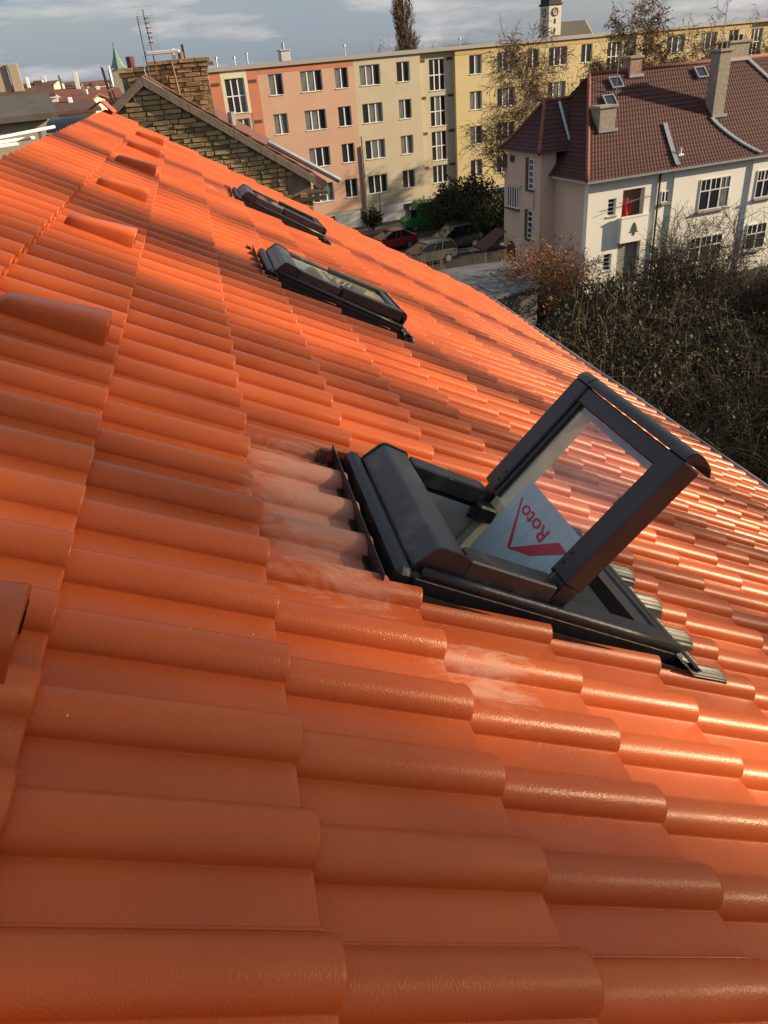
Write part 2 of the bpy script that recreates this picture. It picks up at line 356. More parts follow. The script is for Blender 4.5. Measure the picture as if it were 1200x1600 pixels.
for n, (size, v, u0, jit, pieces) in enumerate(tiles):
    whole = pieces == [(0.0, 0.2975, 0.0, 0.385)]
    loc = (v+jit[0], u0+jit[1], jit[2]); near = n < 290 and size > 0
    if near and whole:
        dusty = -1.0 < v < 1.8 and any(wu-1.4 < u0 < wu+1.4 for wu in WIN)
        link('roof_tile', me_hd if dusty else me_hi, roof, loc=loc, rot=(0, 0, jit[3])); continue
    tm = MB()
    for pc in pieces:
        if pc[1]-pc[0] < 0.012 or pc[3]-pc[2] < 0.01: continue
        t = tile_mesh(PROF_LO if n > 420 else PROF_HI, *pc, lowres=n > 420); tm.add(t.v, t.f)
    if not tm.f: continue
    if near: link('roof_tile', tm.mesh('cut_roof_tile', M_TILED, True), roof, loc=loc)
    else: stuff.add([(x+loc[0], y+loc[1], z_+loc[2]) for x, y, z_ in tm.v], tm.f)
stuff.build('roof_tiles_beyond', M_TILED, roof, True, kind='stuff', label='small orange tiles further along and behind')
U0, U1 = TU0+0.3*K0, TU0+0.3*K1
VR = -2*CL-0.335                            # ridge end of the top course
# deck below the tiles (open under the windows), other slope, walls
dk = MB(); vs = [VR, HOLEV0, HOLEV1]; us = [U0+0.02]+[q for wu in WIN for q in (wu-0.02, wu+0.51)]+[U1-0.02]
for b in range(len(us)-1):
    dk.box(vs[0], vs[1], us[b], us[b+1], -0.085, -0.055)
    if b % 2 == 0: dk.box(vs[1], vs[2], us[b], us[b+1], -0.085, -0.055)
    dk.prism([(vs[2], us[b], -0.085), (eave_v(us[b])-0.02, us[b], -0.085), (eave_v(us[b+1])-0.02, us[b+1], -0.085), (vs[2], us[b+1], -0.085)], (0, 0, 0.03))
dk.build('roof_deck', M_DARK, roof)
MINV = (Matrix.Translation(RO) @ Matrix.Rotation(RA, 4, 'Y')).inverted()
def RW(v, u, h=0.0): return RO + Matrix.Rotation(RA, 3, 'Y') @ Vector((v, u, h))
# other slope: same tiles seen from nowhere but the next garden, kept as one ribbed sheet
bs = MB()
ub = []
k = U0
while k < U1: ub += [k, k+0.07, k+0.09, k+0.13, k+0.15]; k += 0.15
c2, s2 = cos(2*RA), sin(2*RA)
P = []
for n in range(17):
    for t, o in ((n*CL, -0.02), (n*CL+CL-0.004, 0.004)):
        row = []
        for q in ub:
            hh = (0.031 if 0.08 < ((q-U0) % 0.15) < 0.14 else 0.0)+o-0.02
            row.append((VR-0.06-t*c2, q, -0.09-t*s2+hh))
        P.append(row)
bs.grid(P); bs.build('rear_slope_tiles', M_TILE, roof, True, kind='stuff')
pe = RW(eave_v(U1), 0); pr = RW(VR, 0)
wl = MB(MINV)
xe, ze, xr, zr = pe.x-0.35, pe.z-0.38, pr.x, pr.z-0.30
xb = xr-(xe-xr)
for Y0, Y1 in ((U0+0.25, U0+0.5), (U1-0.45, U1-0.2)):
    wl.prism([(xb, Y0, 0), (xe, Y0, 0), (xe, Y0, ze), (xr, Y0, zr), (xb, Y0, ze)], (0, Y1-Y0, 0))
wl.box(xe-0.4, xe, U0+0.5, U1-0.45, 0, ze); wl.box(xb, xb+0.4, U0+0.5, U1-0.45, 0, ze)
wl.build('wall', M_PLAST, roof)
# gutter along the eaves with brackets
g = MB(MINV); R_ = 0.062; e0, e1 = RW(eave_v(U0), U0), RW(eave_v(U1), U1)
prof = [(R_*cos(t), R_*sin(t)) for t in [radians(q) for q in range(180, 361, 15)]]+[(R_+0.008, 0.004), (R_+0.006, 0.012), (R_-0.002, 0.010)]
for o_, rev in ((0.0, 1), (0.0015, -1)):
    g.grid([[e_+Vector((0.052+x*(1+o_*16), 0, -0.052+z*(1+o_*16))) for e_ in (e0, e1)] for x, z in prof][::rev])
gut = g.build('gutter', M_ZINC, roof, True)
# vent hoods in the second course
def vent_mesh():
    m = MB(); secs = [(-0.268, 0.020, 0.030, 0.000), (-0.262, 0.034, 0.052, 0.0), (-0.245, 0.042, 0.066, 0), (-0.19, 0.050, 0.072, 0), (-0.12, 0.056, 0.080, 0), (-0.05, 0.062, 0.088, 0), (-0.006, 0.065, 0.092, 0), (0.0, 0.064, 0.090, 0)]
    sh = [(-1.04, -0.25), (-1.0, 0.45), (-0.97, 0.78), (-0.88, 0.93), (-0.70, 0.99), (0, 1.0), (0.70, 0.99), (0.88, 0.93), (0.97, 0.78), (1.0, 0.45), (1.04, -0.25)]
    P = [[(x, w_*a, h*b) for a, b in sh] for x, w_, h, o in secs]
    P += [[(x, w_*a*0.90, h*b*0.90) for a, b in sh] for x, w_, h, o in (secs[-1],)]
    P += [[(-0.10, 0.050*a, 0.070*b) for a, b in sh]]
    m.grid(P); m.add(P[0], [tuple(range(len(sh)))]); m.add(P[-1], [tuple(range(len(sh)))]); return m
me_vent = vent_mesh().mesh('vent_hood', M_TILE, True)
VENTU = [0.745+1.2*n for n in range(-1, 7)]
sl_m = MB(); sl_m.box(-0.012, 0.0015, 0.028, 0.052, 0.030, 0.066); sl_m = sl_m.mesh('vent_slot', M_DARK)  # dark block painted in for the shade inside the hood's opening
for u in VENTU:
    vh = link('vent_hood', me_vent, roof, loc=(-CL-0.034, u, -0.002), rot=(0, -0.06, random.uniform(-0.02, 0.02))); link('vent_slot', sl_m, vh); vh.scale = (0.94, 0.92, 1.0)
# the only ridge cap already set, at the far end, with its red under-roll
rc = MB()
for t_ in (0.0, 0.012): rc.grid([[(VR-0.13+t_*0.3, u, -0.055-t_), (VR-0.045, u, 0.075-t_), (VR-0.015, u, 0.078-t_), (VR+0.105-t_*0.3, u, 0.040-t_)] for u in (U1-0.40, U1+0.03)])
rc.build('ridge_cap', M_TILE, roof)
vg = MB(); vg.box(VR, eave_v(U1)-0.02, U1+0.002, U1+0.028, -0.09, -0.008); vg.build('verge_board', M_TILE, roof)

# ---------------------------------------------------------------- roof windows
def prof_ext(m, pts, b0, b1):                # profile in (a,h) pushed along b
    m.prism([(a, b0, h) for a, h in pts], (0, b1-b0, 0))
def text_mesh(body, size):
    cu = bpy.data.curves.new('lettering', 'FONT'); cu.body = body; cu.size = size; cu.extrude = 0.0003; cu.offset = size*0.012
    o = bpy.data.objects.new('lettering', cu); col.objects.link(o)
    dg = bpy.context.evaluated_depsgraph_get(); me = bpy.data.meshes.new_from_object(o.evaluated_get(dg))
    bpy.data.objects.remove(o); bpy.data.curves.remove(cu); return me
def roof_window(u0, ang, label, withlabel):
    w = thing('skylight', label, 'skylight', RW(WV, u0), (0, RA, 0), 'skylights in the tiled roof')
    WB = 0.505
    # black collar round the frame
    c = MB()
    c.bbox(-0.005, 0.036, -0.026, WB+0.028, -0.06, 0.050, 0.012); c.bbox(0.76, 0.80, -0.026, WB+0.028, -0.06, 0.040, 0.010)
    c.bbox(0.03, 0.77, -0.025, 0.006, -0.06, 0.046, 0.010); c.bbox(0.03, 0.77, WB-0.006, WB+0.027, -0.06, 0.046, 0.010)
    c.build('rubber_collar', M_BLK, w)
    for b in (-0.012, WB+0.012):
        t = MB(); t.tube([(x, b, 0.048) for x in (0.05, 0.2, 0.4, 0.6, 0.77)], 0.014, 10); t.build('seal', M_BLK, w, True)
    # flashings: side channels, the upstand at the head and its foam wedge
    for s in (0, 1):
        f = MB(); b0 = -0.052 if s == 0 else WB+0.030
        f.box(0.0, 0.83, b0, b0+0.024, -0.05, 0.008); f.box(0.0, 0.84, b0-0.003 if s == 0 else b0+0.024, b0 if s == 0 else b0+0.027, -0.05, 0.020)
        f.build('side_flashing', M_BLK, w)
    f = MB(); R = Matrix.Rotation(radians(-18), 3, 'Y')
    f.box(-0.034, -0.032, -0.050, 0.545, -0.01, 0.044, R); f.box(-0.033, -0.002, -0.05, 0.54, -0.03, -0.008); f.build('head_flashing', M_ANT, w)
    f = MB()
    for q in range(5): f.box(-0.075+0.006*q, -0.050+0.004*q, 0.515+0.012*q, 0.523+0.012*q, -0.02, 0.030-0.004*q)
    f.build('foam_wedge', mat('foam', (0.10, 0.05, 0.03), 0.9) if 'foam' not in bpy.data.materials else bpy.data.materials['foam'], w)
    f = MB(); f.box(-0.040, -0.018, -0.048, 0.545, -0.05, 0.002); f.build('foam_strip', M_BLK, w)
    # fixed upper half: hood box and cover rails
    hd = MB(); prof_ext(hd, [(0.034, 0.046), (0.036, 0.054), (0.062, 0.098), (0.067, 0.103), (0.074, 0.1055), (0.134, 0.102), (0.140, 0.098), (0.143, 0.088), (0.143, 0.048)], 0.004, WB-0.004)
    ho = smooth_angle(hd.build('hood', M_HOOD, w), 30)
    for b0, b1 in ((-0.002, 0.0045), (WB-0.0045, WB+0.002)):
        e = MB(); prof_ext(e, [(0.032, 0.044), (0.034, 0.056), (0.060, 0.101), (0.068, 0.107), (0.076, 0.109), (0.136, 0.105), (0.145, 0.098), (0.148, 0.044)], b0, b1); e.build('hood_end_cap', M_ANT, w)
    for s in (0, 1):
        b0 = 0.0 if s == 0 else WB-0.062
        r = MB(); r.bbox(0.1485, 0.378, b0, b0+0.060, 0.052, 0.100, 0.004)
        ro = r.build('cover_rail', M_HOOD, w)
        r = MB(); r.box(0.10, 0.77, b0+0.004, b0+0.058, -0.04, 0.050); r.build('frame_side', M_BLK, w)
    r = MB(); r.box(0.715, 0.765, 0.06, WB-0.06, -0.05, 0.034); r.build('frame_bottom', M_ANT, w)
    # inner lining and the room behind
    li = MB(); i0, i1, j0, j1 = 0.05, 0.72, 0.064, WB-0.064
    li.quad((i0, j0, 0.045), (i1, j0, 0.045), (i1, j0, -0.34), (i0, j0, -0.34)); li.quad((i0, j1, 0.045), (i0, j1, -0.34), (i1, j1, -0.34), (i1, j1, 0.045))
    li.quad((i1, j0, 0.030), (i1, j1, 0.030), (i1-0.05, j1, -0.34), (i1-0.05, j0, -0.34)); li.quad((i0, j0, 0.045), (i0, j0, -0.34), (i0, j1, -0.34), (i0, j1, 0.045))
    li.build('lining', M_PVC, w)
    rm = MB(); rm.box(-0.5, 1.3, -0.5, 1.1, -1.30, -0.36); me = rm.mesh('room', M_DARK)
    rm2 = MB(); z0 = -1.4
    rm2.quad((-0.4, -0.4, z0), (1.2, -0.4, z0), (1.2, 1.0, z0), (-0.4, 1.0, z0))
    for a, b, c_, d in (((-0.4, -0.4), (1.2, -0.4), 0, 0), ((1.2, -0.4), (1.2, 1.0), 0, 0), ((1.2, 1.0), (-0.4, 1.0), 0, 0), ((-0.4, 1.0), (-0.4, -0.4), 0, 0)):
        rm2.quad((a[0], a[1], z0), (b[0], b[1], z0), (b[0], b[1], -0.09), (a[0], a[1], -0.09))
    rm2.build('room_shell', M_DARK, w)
    gs = MB(); gs.box(0.35, 0.70, j1-0.012, j1-0.002, 0.018, 0.026); gs.build('guide_rail', M_BLK, w)
    ge = MB(); ge.bbox(0.345, 0.405, j1-0.05, j1-0.004, 0.030, 0.075, 0.006); ge.build('pivot_hinge', M_BLK, w)
    ge = MB(); ge.bbox(0.345, 0.405, j0+0.004, j0+0.05, 0.030, 0.075, 0.006); ge.build('pivot_hinge', M_BLK, w)
    # pleated apron below
    ap = MB(); P = []
    nb = 340
    AE = 0.925 if withlabel else 0.86
    for a, dz in ((0.770, 0.030), (0.796, 0.012), (0.815, 0.0), (0.84, 0.0), (AE-0.012, 0.0), (AE, -0.004)):
        row = []
        for q in range(nb+1):
            b = -0.065+(WB+0.13)*q/nb; ub_ = (u0+b-TU0) % 0.3
            va = WV+a; ii = math.ceil((va-1e-6)/CL); hh = rib_h(ub_)-0.074*(ii*CL-va)
            f_ = min(1, max(0, (a-0.77)/0.045))
            row.append((a+0.004*sin(b*37), b, hh*f_+0.006+dz+0.0022*sin(2*pi*b/0.0085)))
        P.append(row)
    ap.grid(P); ap.build('pleated_apron', M_LEAD, w, True)
    pl = MB(); pl.box(0.802, 0.835, -0.055, WB+0.055, 0.030, 0.033, Matrix.Rotation(radians(12), 3, 'Y')); pl.build('apron_plate', M_BLK, w)
    # sash on its centre pivot
    s = link('sash', None, w, loc=(0.385, 0.0, 0.106), rot=(0, -radians(ang), 0))
    SB = WB; XL, XT = 0.363, -0.335
    for s_ in (0, 1):
        b0 = 0.0 if s_ == 0 else SB-0.066
        r = MB(); r.bbox(0.006, XL, b0, b0+0.066, -0.052, 0.004, 0.004); r.build('side_rail', M_ANT, s)
        r = MB(); r.box(XT, 0.002, b0+0.012, b0+0.060, -0.055, -0.012); r.build('upper_side_rail', M_ANT, s)
        b1 = 0.066 if s_ == 0 else SB-0.066-0.034
        r = MB(); r.box(XT+0.05, XL-0.046, b1, b1+(0.016 if s_ == 0 else 0.034), -0.056, -0.018); r.build('inner_frame_side', M_CREAM, s)
    # dark glazing bead along the far side, wider than the near one
    r = MB(); r.box(0.0, XL-0.046, SB-0.084, SB-0.0665, -0.014, -0.004); r.build('glazing_bead', M_BLK, s)
    r = MB(); r.box(0.0, XL-0.046, 0.0665, 0.0705, -0.014, -0.002); r.build('glazing_bead', M_BLK, s)
    r = MB(); r.bbox(XL-0.046, XL-0.002, 0.0665, SB-0.0665, -0.052, -0.0015, 0.003); r.build('bottom_rail', M_ANT, s)
    r = MB(); r.box(XL-0.062, XL-0.047, 0.083, SB-0.083, -0.056, -0.018); r.build('inner_frame_bottom', mat('inner_rail', (0.30, 0.31, 0.36), 0.5) if 'inner_rail' not in bpy.data.materials else bpy.data.materials['inner_rail'], s)  # blue-grey colour stands for the reflection on this rail
    r = MB(); r.box(XT, XT+0.045, 0.06, SB-0.06, -0.055, -0.012); r.build('top_rail', M_ANT, s)
    # rolled lower edge
    r = MB(); pf = []
    for t in range(0, 9): 
        q = radians(90-t*14); pf.append((XL+0.030*cos(q), -0.026+0.030*sin(q)))
    pf2 = pf+[(XL+0.026, -0.052), (XL+0.020, -0.068), (XL+0.008, -0.080), (XL+0.005, -0.079), (XL+0.016, -0.066), (XL+0.020, -0.052), (XL+0.010, -0.030), (XL, 0.001)]
    r.prism([(x, 0.002, z) for x, z in pf2], (0, SB-0.004, 0)); smooth_angle(r.build('rolled_edge', M_ANT, s), 40)
    for b in (0.0, SB-0.062):
        r = MB(); r.prism([(x*1.0+0.001, b+0.004, z+0.0012) for x, z in pf[:6]]+[(XL-0.002, b+0.004, -0.02)], (0, 0.056, 0)); r.build('corner_cap', M_HOOD, s)
    for b in (0.052, SB-0.052):
        for x in (0.035, 0.062):
            r = MB(); r.tube([(x, b, 0.002), (x, b, 0.0065)], 0.0036, 8); r.build('screw', M_BLK, s)
    gl = MB(); gl.quad((XT+0.04, 0.064, -0.0125), (XL-0.044, 0.064, -0.0125), (XL-0.044, SB-0.064, -0.0125), (XT+0.04, SB-0.064, -0.0125)); gl.build('glass', M_GLASS, s)
    # handle on the room side of the bottom rail
    hn = MB(); hn.tube([(XL-0.05, 0.13, -0.055), (XL-0.07, 0.13, -0.075), (XL-0.10, 0.135, -0.080), (XL-0.17, 0.15, -0.080)], 0.0085, 8); hn.build('handle', M_ANT, s, True)
    if withlabel:
        lb = MB(); lb.box(-0.16, 0.096, 0.070, 0.362, -0.0098, -0.0094); lb.build('label', M_LABEL, s)
        zt = -0.0088
        cv = MB(); cv.prism([(-0.056, 0.246, zt), (-0.050, 0.236, zt), (0.0515, 0.336, zt), (0.050, 0.341, zt)], (0, 0, 0.0004)); cv.build('roof_emblem_thin_bar', M_RED, s)
        cv = MB(); cv.prism([(-0.058, 0.244, zt), (0.051, 0.120, zt), (0.050, 0.072, zt), (-0.022, 0.160, zt)], (0, 0, 0.0005)); cv.build('roof_emblem_thick_bar', M_RED, s)
        tm = text_mesh('Roto', 0.052); tm.materials.clear(); tm.materials.append(M_RED)
        o = link('lettering', tm, s); xs = [q.co.x for q in tm.vertices]; sx = 0.142/(max(xs)-min(xs))
        o.location = (0.049, 0.162, zt); o.rotation_euler = (0, 0, radians(90)); o.scale = (sx, 0.95, 1)
    else:
        bl = MB(); bl.quad((XT+0.05, 0.08, -0.030), (XL-0.06, 0.08, -0.030), (XL-0.06, SB-0.08, -0.030), (XT+0.05, SB-0.08, -0.030)); bl.build('blind', mat('blind_grey', (0.17, 0.168, 0.16), 0.6) if 'blind_grey' not in bpy.data.materials else bpy.data.materials['blind_grey'], s)  # grey sheet added under the glass in place of its pale sky reflection
    return w
roof_window(WIN[0], 76, 'grey skylight swung open on its pivot, lettered film on its glass', True)
roof_window(WIN[1], 2.0, 'closed grey skylight between the open one and another closed one', False)
roof_window(WIN[2], 0.5, 'closed grey skylight next to the brick gable end', False)
# ---------------------------------------------------------------- ground, road, hills
M_GRASS = mat('garden_ground', (0.018, 0.021, 0.009), 0.95, c2=(0.040, 0.033, 0.018), scale=0.6, detail=8, bump=0.6, bscale=8, bdist=0.1)
M_FIELD = mat('far_land', (0.05, 0.065, 0.045), 0.95, c2=(0.09, 0.085, 0.06), scale=0.004, detail=6)
M_ASPH = mat('asphalt', (0.050, 0.050, 0.052), 0.85, c2=(0.065, 0.063, 0.062), scale=1.2, bump=0.2, bscale=30)
M_PAVE = mat('pavement', (0.16, 0.14, 0.125), 0.85, c2=(0.12, 0.105, 0.095), scale=0.8)
M_KERB = mat('kerb_stone', (0.26, 0.25, 0.24), 0.8)
g = MB(); g.quad((-9000, -3000, 0), (9000, -3000, 0), (9000, 12000, 0), (-9000, 12000, 0)); g.build('ground', M_GRASS, kind='structure')
TH_A = atan(0.2508)                        # the street runs along the long apartment block
EA = Vector((cos(TH_A), sin(TH_A), 0)); NA = Vector((-sin(TH_A), cos(TH_A), 0))
AO = Vector((0, 66.64, 0))                 # facade line passes here
def street(s, t, z=0.0): p = AO + EA*s + NA*t; return (p.x, p.y, z)
def strip(name, t0, t1, z, m, s0=-60, s1=140):
    q = MB(); q.quad(street(s0, t0, z), street(s1, t0, z), street(s1, t1, z), street(s0, t1, z)); return q.build(name, m, kind='structure')
strip('road', -15.5, -9.4, 0.008, M_ASPH)
strip('pavement', -3.8, -1.4, 0.006, M_PAVE)
for t in (-15.75, -9.4):
    q = MB(); q.prism([street(-60, t, 0), street(-60, t+0.25, 0), street(-60, t+0.25, 0.12), street(-60, t, 0.12)], EA*200); q.build('kerb', M_KERB, kind='structure')
q = MB(); pts = []
for i in range(121):
    a = radians(-50+i*0.75); D = 5200+300*sin(i*0.3)
    hgt = 14+16*(0.5+0.5*sin(i*0.13+2.2))+5*sin(i*0.43)+3*sin(i*1.13)
    pts.append((D*sin(a), D*cos(a), hgt))
q.grid([[(x*1.25, y*1.25, -5) for x, y, z in pts], [(x*1.12, y*1.12, z) for x, y, z in pts], [(x, y, z*0.8) for x, y, z in pts], [(x*0.93, y*0.93, -3) for x, y, z in pts]])
q.build('hills', mat('wooded_hills', (0.05, 0.06, 0.05), 0.95, c2=(0.085, 0.085, 0.06), scale=0.006), None, True, kind='structure')

# ---------------------------------------------------------------- long apartment block
def facade_mat(name, c, c2): return mat(name, c, 0.9, c2=c2, scale=0.5, detail=6, lo=0.3, hi=0.75, bump=0.15, bscale=25)
M_SALM = facade_mat('render_salmon', (0.54, 0.345, 0.245), (0.47, 0.29, 0.2))
M_ORNG = facade_mat('render_orange', (0.5, 0.19, 0.105), (0.45, 0.165, 0.09))
M_CREA = facade_mat('render_cream', (0.64, 0.6, 0.45), (0.56, 0.52, 0.39))
M_SAND = facade_mat('render_sand', (0.51, 0.445, 0.32), (0.44, 0.38, 0.265))
M_YELL = facade_mat('render_yellow', (0.57, 0.47, 0.25), (0.49, 0.4, 0.21))
M_PLIN = facade_mat('plinth_grey', (0.46, 0.46, 0.46), (0.38, 0.38, 0.38))
M_ROOFE = mat('roof_edge', (0.30, 0.29, 0.27), 0.7)
M_WFR = mat('window_white', (0.72, 0.72, 0.70), 0.45)
M_SILL = mat('sill_metal', (0.40, 0.38, 0.35), 0.6)
M_WGL = mat('window_glass_dark', (0.022, 0.026, 0.032), 0.08, spec=0.8)
M_CURT = mat('window_glass_curtain', (0.10, 0.11, 0.115), 0.12, c2=(0.20, 0.205, 0.20), scale=1.2, spec=0.8)
M_HOLE = mat('vent_brown', (0.10, 0.05, 0.03), 0.9)
apt = thing('apartment_block', 'long four-storey apartment block in salmon, sand and yellow render', 'apartment block', AO-EA*16.21, (0, 0, TH_A))
ZT = CZ+0.23
SECT = [(17.5, 22.0, M_SALM), (22.0, 30.23, M_SALM), (30.23, 36.5, M_SAND), (36.5, 40.0, M_SAND), (40.0, 57.0, M_YELL), (57.0, 60.5, M_YELL), (60.5, 76.0, M_YELL), (76.0, 100, M_YELL)]
COLS = [(22.74, 23.95, 2), (25.45, 27.35, 3), (28.48, 29.68, 2), (30.74, 32.64, 3), (34.21, 35.46, 2), (41.45, 42.75, 2), (44.41, 46.38, 3), (47.7, 49.0, 2), (50.1, 52.2, 3), (53.85, 55.15, 2), (61.45, 62.75, 2), (64.5, 66.9, 3), (69.0, 71.3, 3), (72.95, 74.3, 2)]
STAIRS = ((19.18, 20.75), (37.57, 39.18), (57.3, 59.1), (76.6, 78.3))
OPEN = []                                   # every opening: s0, s1, z0, z1, panes, rows, wall plane
for k in range(4):
    z0 = CZ-2.055-2.8*k
    OPEN += [(a, b, z0, z0+1.50, pn, 1, 0.0) for a, b, pn in COLS if not (k > 1 and a > 56)]
    OPEN += [(a, b, CZ-3.0-2.8*k, CZ-0.60-2.8*k, 3, 2, 0.35 if a > 36 else 0.0) for a, b in STAIRS if not ((k > 1 and a > 56) or (k == 3 and a > 36))]
OPEN.append((37.57, 39.18, CZ-10.5, CZ-9.0, 3, 1, 0.35))
WT = 0.20
for i, (s0, s1, m_) in enumerate(SECT):
    y0 = 0.35 if i in (3, 5, 7) else 0.0
    op = [o for o in OPEN if s0 < o[0] < s1]; q = MB()
    xs = sorted({s0, s1}|{v for o in op for v in o[:2]}); zs = sorted({1.5, ZT-0.3}|{v for o in op for v in o[2:4]})
    for a in range(len(xs)-1):
        run = None
        for b in range(len(zs)-1):
            cx_, cz_ = (xs[a]+xs[a+1])/2, (zs[b]+zs[b+1])/2
            hole = any(o[0] < cx_ < o[1] and o[2] < cz_ < o[3] for o in op)
            if not hole and run is None: run = zs[b]
            if run is not None and (hole or b == len(zs)-2):
                q.box(xs[a], xs[a+1], y0, y0+WT, run, zs[b] if hole else zs[b+1]); run = None
    q.box(s0, s1, y0+WT+0.002, 11.5, 1.5, ZT-0.3); q.build('wall', m_, apt)
    q = MB(); q.box(s0, s1, y0+0.06, 11.4, 0, 1.5); q.build('plinth', M_PLIN, apt)
q = MB(); q.box(17.3, 100.2, -0.22, 11.7, ZT-0.3, ZT); q.build('roof_edge', M_ROOFE, apt)
q = MB(); q.box(22.0, 30.2, -0.02, 0.0, ZT-0.72, ZT-0.31); q.box(18.0, 18.9, -0.025, 0.0, 1.5, ZT-0.31); q.box(21.0, 21.9, -0.025, 0.0, 1.5, ZT-0.31); q.build('orange_stripe', M_ORNG, apt)
q = MB(); q.box(18.9, 19.18, -0.03, 0.0, ZT-3.3, ZT-0.31); q.box(20.75, 21.0, -0.03, 0.0, ZT-3.3, ZT-0.31); q.box(19.18, 20.75, -0.03, 0.0, ZT-0.83, ZT-0.31); q.build('stair_panel', M_CREA, apt)
q = MB(); q.box(40.0, 57, -0.03, 0, ZT-0.72, ZT-0.31); q.box(60.5, 76, -0.03, 0, ZT-0.72, ZT-0.31); q.build('yellow_band', facade_mat('render_deep_yellow', (0.52, 0.37, 0.16), (0.46, 0.33, 0.14)), apt)
vg_me = MB(); vg_me.box(-0.3, 0.3, -0.03, 0.0, 0, 0.22); vg_me = vg_me.mesh('vent_grille', M_HOLE)
for k in range(4):
    for s in (18.45, 21.45): link('vent_grille', vg_me, apt, loc=(s, -0.027, ZT-1.25-2.8*k))
    for s in (36.85, 39.65): link('vent_grille', vg_me, apt, loc=(s, 0.348, ZT-1.0-2.8*k))
random.seed(3)
FRAME_CACHE = {}
def apt_window(s0, s1, z0, z1, panes, rows, y):
    w_ = s1-s0; h_ = z1-z0; key = (round(w_, 2), round(h_, 2), panes, rows)
    if key not in FRAME_CACHE:
        fr = MB(); e = 0.055
        fr.box(0, w_, 0, 0.06, 0, e); fr.box(0, w_, 0, 0.06, h_-e, h_); fr.box(0, e, 0, 0.06, e, h_-e); fr.box(w_-e, w_, 0, 0.06, e, h_-e)
        for p in range(1, panes): fr.box(w_*p/panes-0.05, w_*p/panes+0.05, 0, 0.06, e, h_-e)
        for r in range(1, rows):
            for p in range(panes): fr.box(w_*p/panes+0.055, w_*(p+1)/panes-0.055, 0.002, 0.058, h_*r/rows-0.04, h_*r/rows+0.04)
        sl_ = MB(); sl_.box(0.0, w_, -0.12, 0.06, -0.005, 0.035)
        gls = {}
        FRAME_CACHE[key] = (fr.mesh('frame', M_WFR), sl_.mesh('sill', M_WFR))
    f, sl_ = FRAME_CACHE[key]
    e = link('window', None, apt, loc=(s0, y+0.15, z0))
    link('frame', f, e, loc=(0, -0.03, 0)); link('sill', sl_, e, loc=(0, -0.10, 0))
    for p in range(panes):
        a, b = w_*p/panes, w_*(p+1)/panes; k = (round(b-a, 2), round(h_, 2))
        mm = M_CURT if random.random() < 0.33 else M_WGL
        key2 = (k, mm.name)
        if key2 not in FRAME_CACHE: q = MB(); q.box(0, b-a, 0, 0.01, 0.03, h_-0.03); FRAME_CACHE[key2] = q.mesh('pane', mm)
        link('pane', FRAME_CACHE[key2], e, loc=(a, 0.005, 0), rot=(random.uniform(-0.01, 0.01), 0, random.uniform(-0.012, 0.012)))
for o in OPEN: apt_window(*o)
for s0 in (26.2, 34.2, 44.5): 
    q = MB(); q.box(s0, s0+1.0, 0.02, 0.058, 0.75, 1.25); q.build('cellar_window', M_WGL, apt)
# things on the flat roof
q = MB(); q.bbox(25.2, 26.0, 3, 3.7, ZT, ZT+0.75, 0.03); q.box(25.1, 26.1, 2.9, 3.8, ZT+0.75, ZT+0.83); q.tube([(25.6, 3.4, ZT+0.83), (25.6, 3.4, ZT+1.3)], 0.12, 8); q.build('roof_cowl', M_PLIN, apt)
for s, h in ((18.5, 0.4), (20.0, 0.6), (21.5, 0.5), (22.6, 0.7), (31.4, 0.7), (43.0, 0.5), (66.0, 0.6), (70.5, 0.5)):
    q = MB(); q.tube([(s, 4, ZT), (s, 4, ZT+h)], 0.05, 6); q.tube([(s, 4, ZT+h), (s, 4, ZT+h+0.12)], 0.12, 8); q.build('vent_pipe', M_ZINC, apt)
q = MB(); q.tube([(40.2, 0.22, 0.2), (40.2, 0.22, ZT-0.4)], 0.06, 6); q.build('downpipe', M_ZINC, apt)
q = MB(); q.tube([(30.25, -0.08, 0.1), (30.25, -0.08, 6.5)], 0.07, 6); q.build('downpipe', M_ZINC, apt)

# ---------------------------------------------------------------- villa with the dark red roof
VR_ = radians(8.5); villa = thing('villa', 'white and pink villa with a steep dark red tiled hip roof', 'house', (19.5, 39.0, 0), (0, 0, VR_))
M_VW = facade_mat('villa_white', (0.84, 0.82, 0.74), (0.74, 0.72, 0.64))
M_VP = facade_mat('villa_pink', (0.62, 0.48, 0.385), (0.55, 0.42, 0.335))
def rooftile_mat(name, c, c2):
    m = mat(name, c, 0.75, c2=c2, scale=2.2, detail=6, lo=0.3, hi=0.7); return m
M_VR = rooftile_mat('villa_roof_red', (0.085, 0.021, 0.014), (0.050, 0.016, 0.012))
M_RIDGE = mat('villa_ridge', (0.20, 0.065, 0.04), 0.8)
M_CHIM = mat('chimney_render', (0.36, 0.31, 0.25), 0.9, c2=(0.26, 0.22, 0.17), scale=5, bump=0.4, bscale=20)
M_BROWN = mat('stained_wood', (0.09, 0.055, 0.035), 0.7)
M_REDC = mat('red_cloth', (0.50, 0.02, 0.03), 0.7)
def vwall(name, x0, x1, y0, y1, z0, z1, m): q = MB(); q.box(x0, x1, y0, y1, z0, z1); return q.build(name, m, villa)
ZE = CZ-6.5; ZRD = CZ-1.83; ZTE = CZ-5.3; ZTR = CZ-2.9
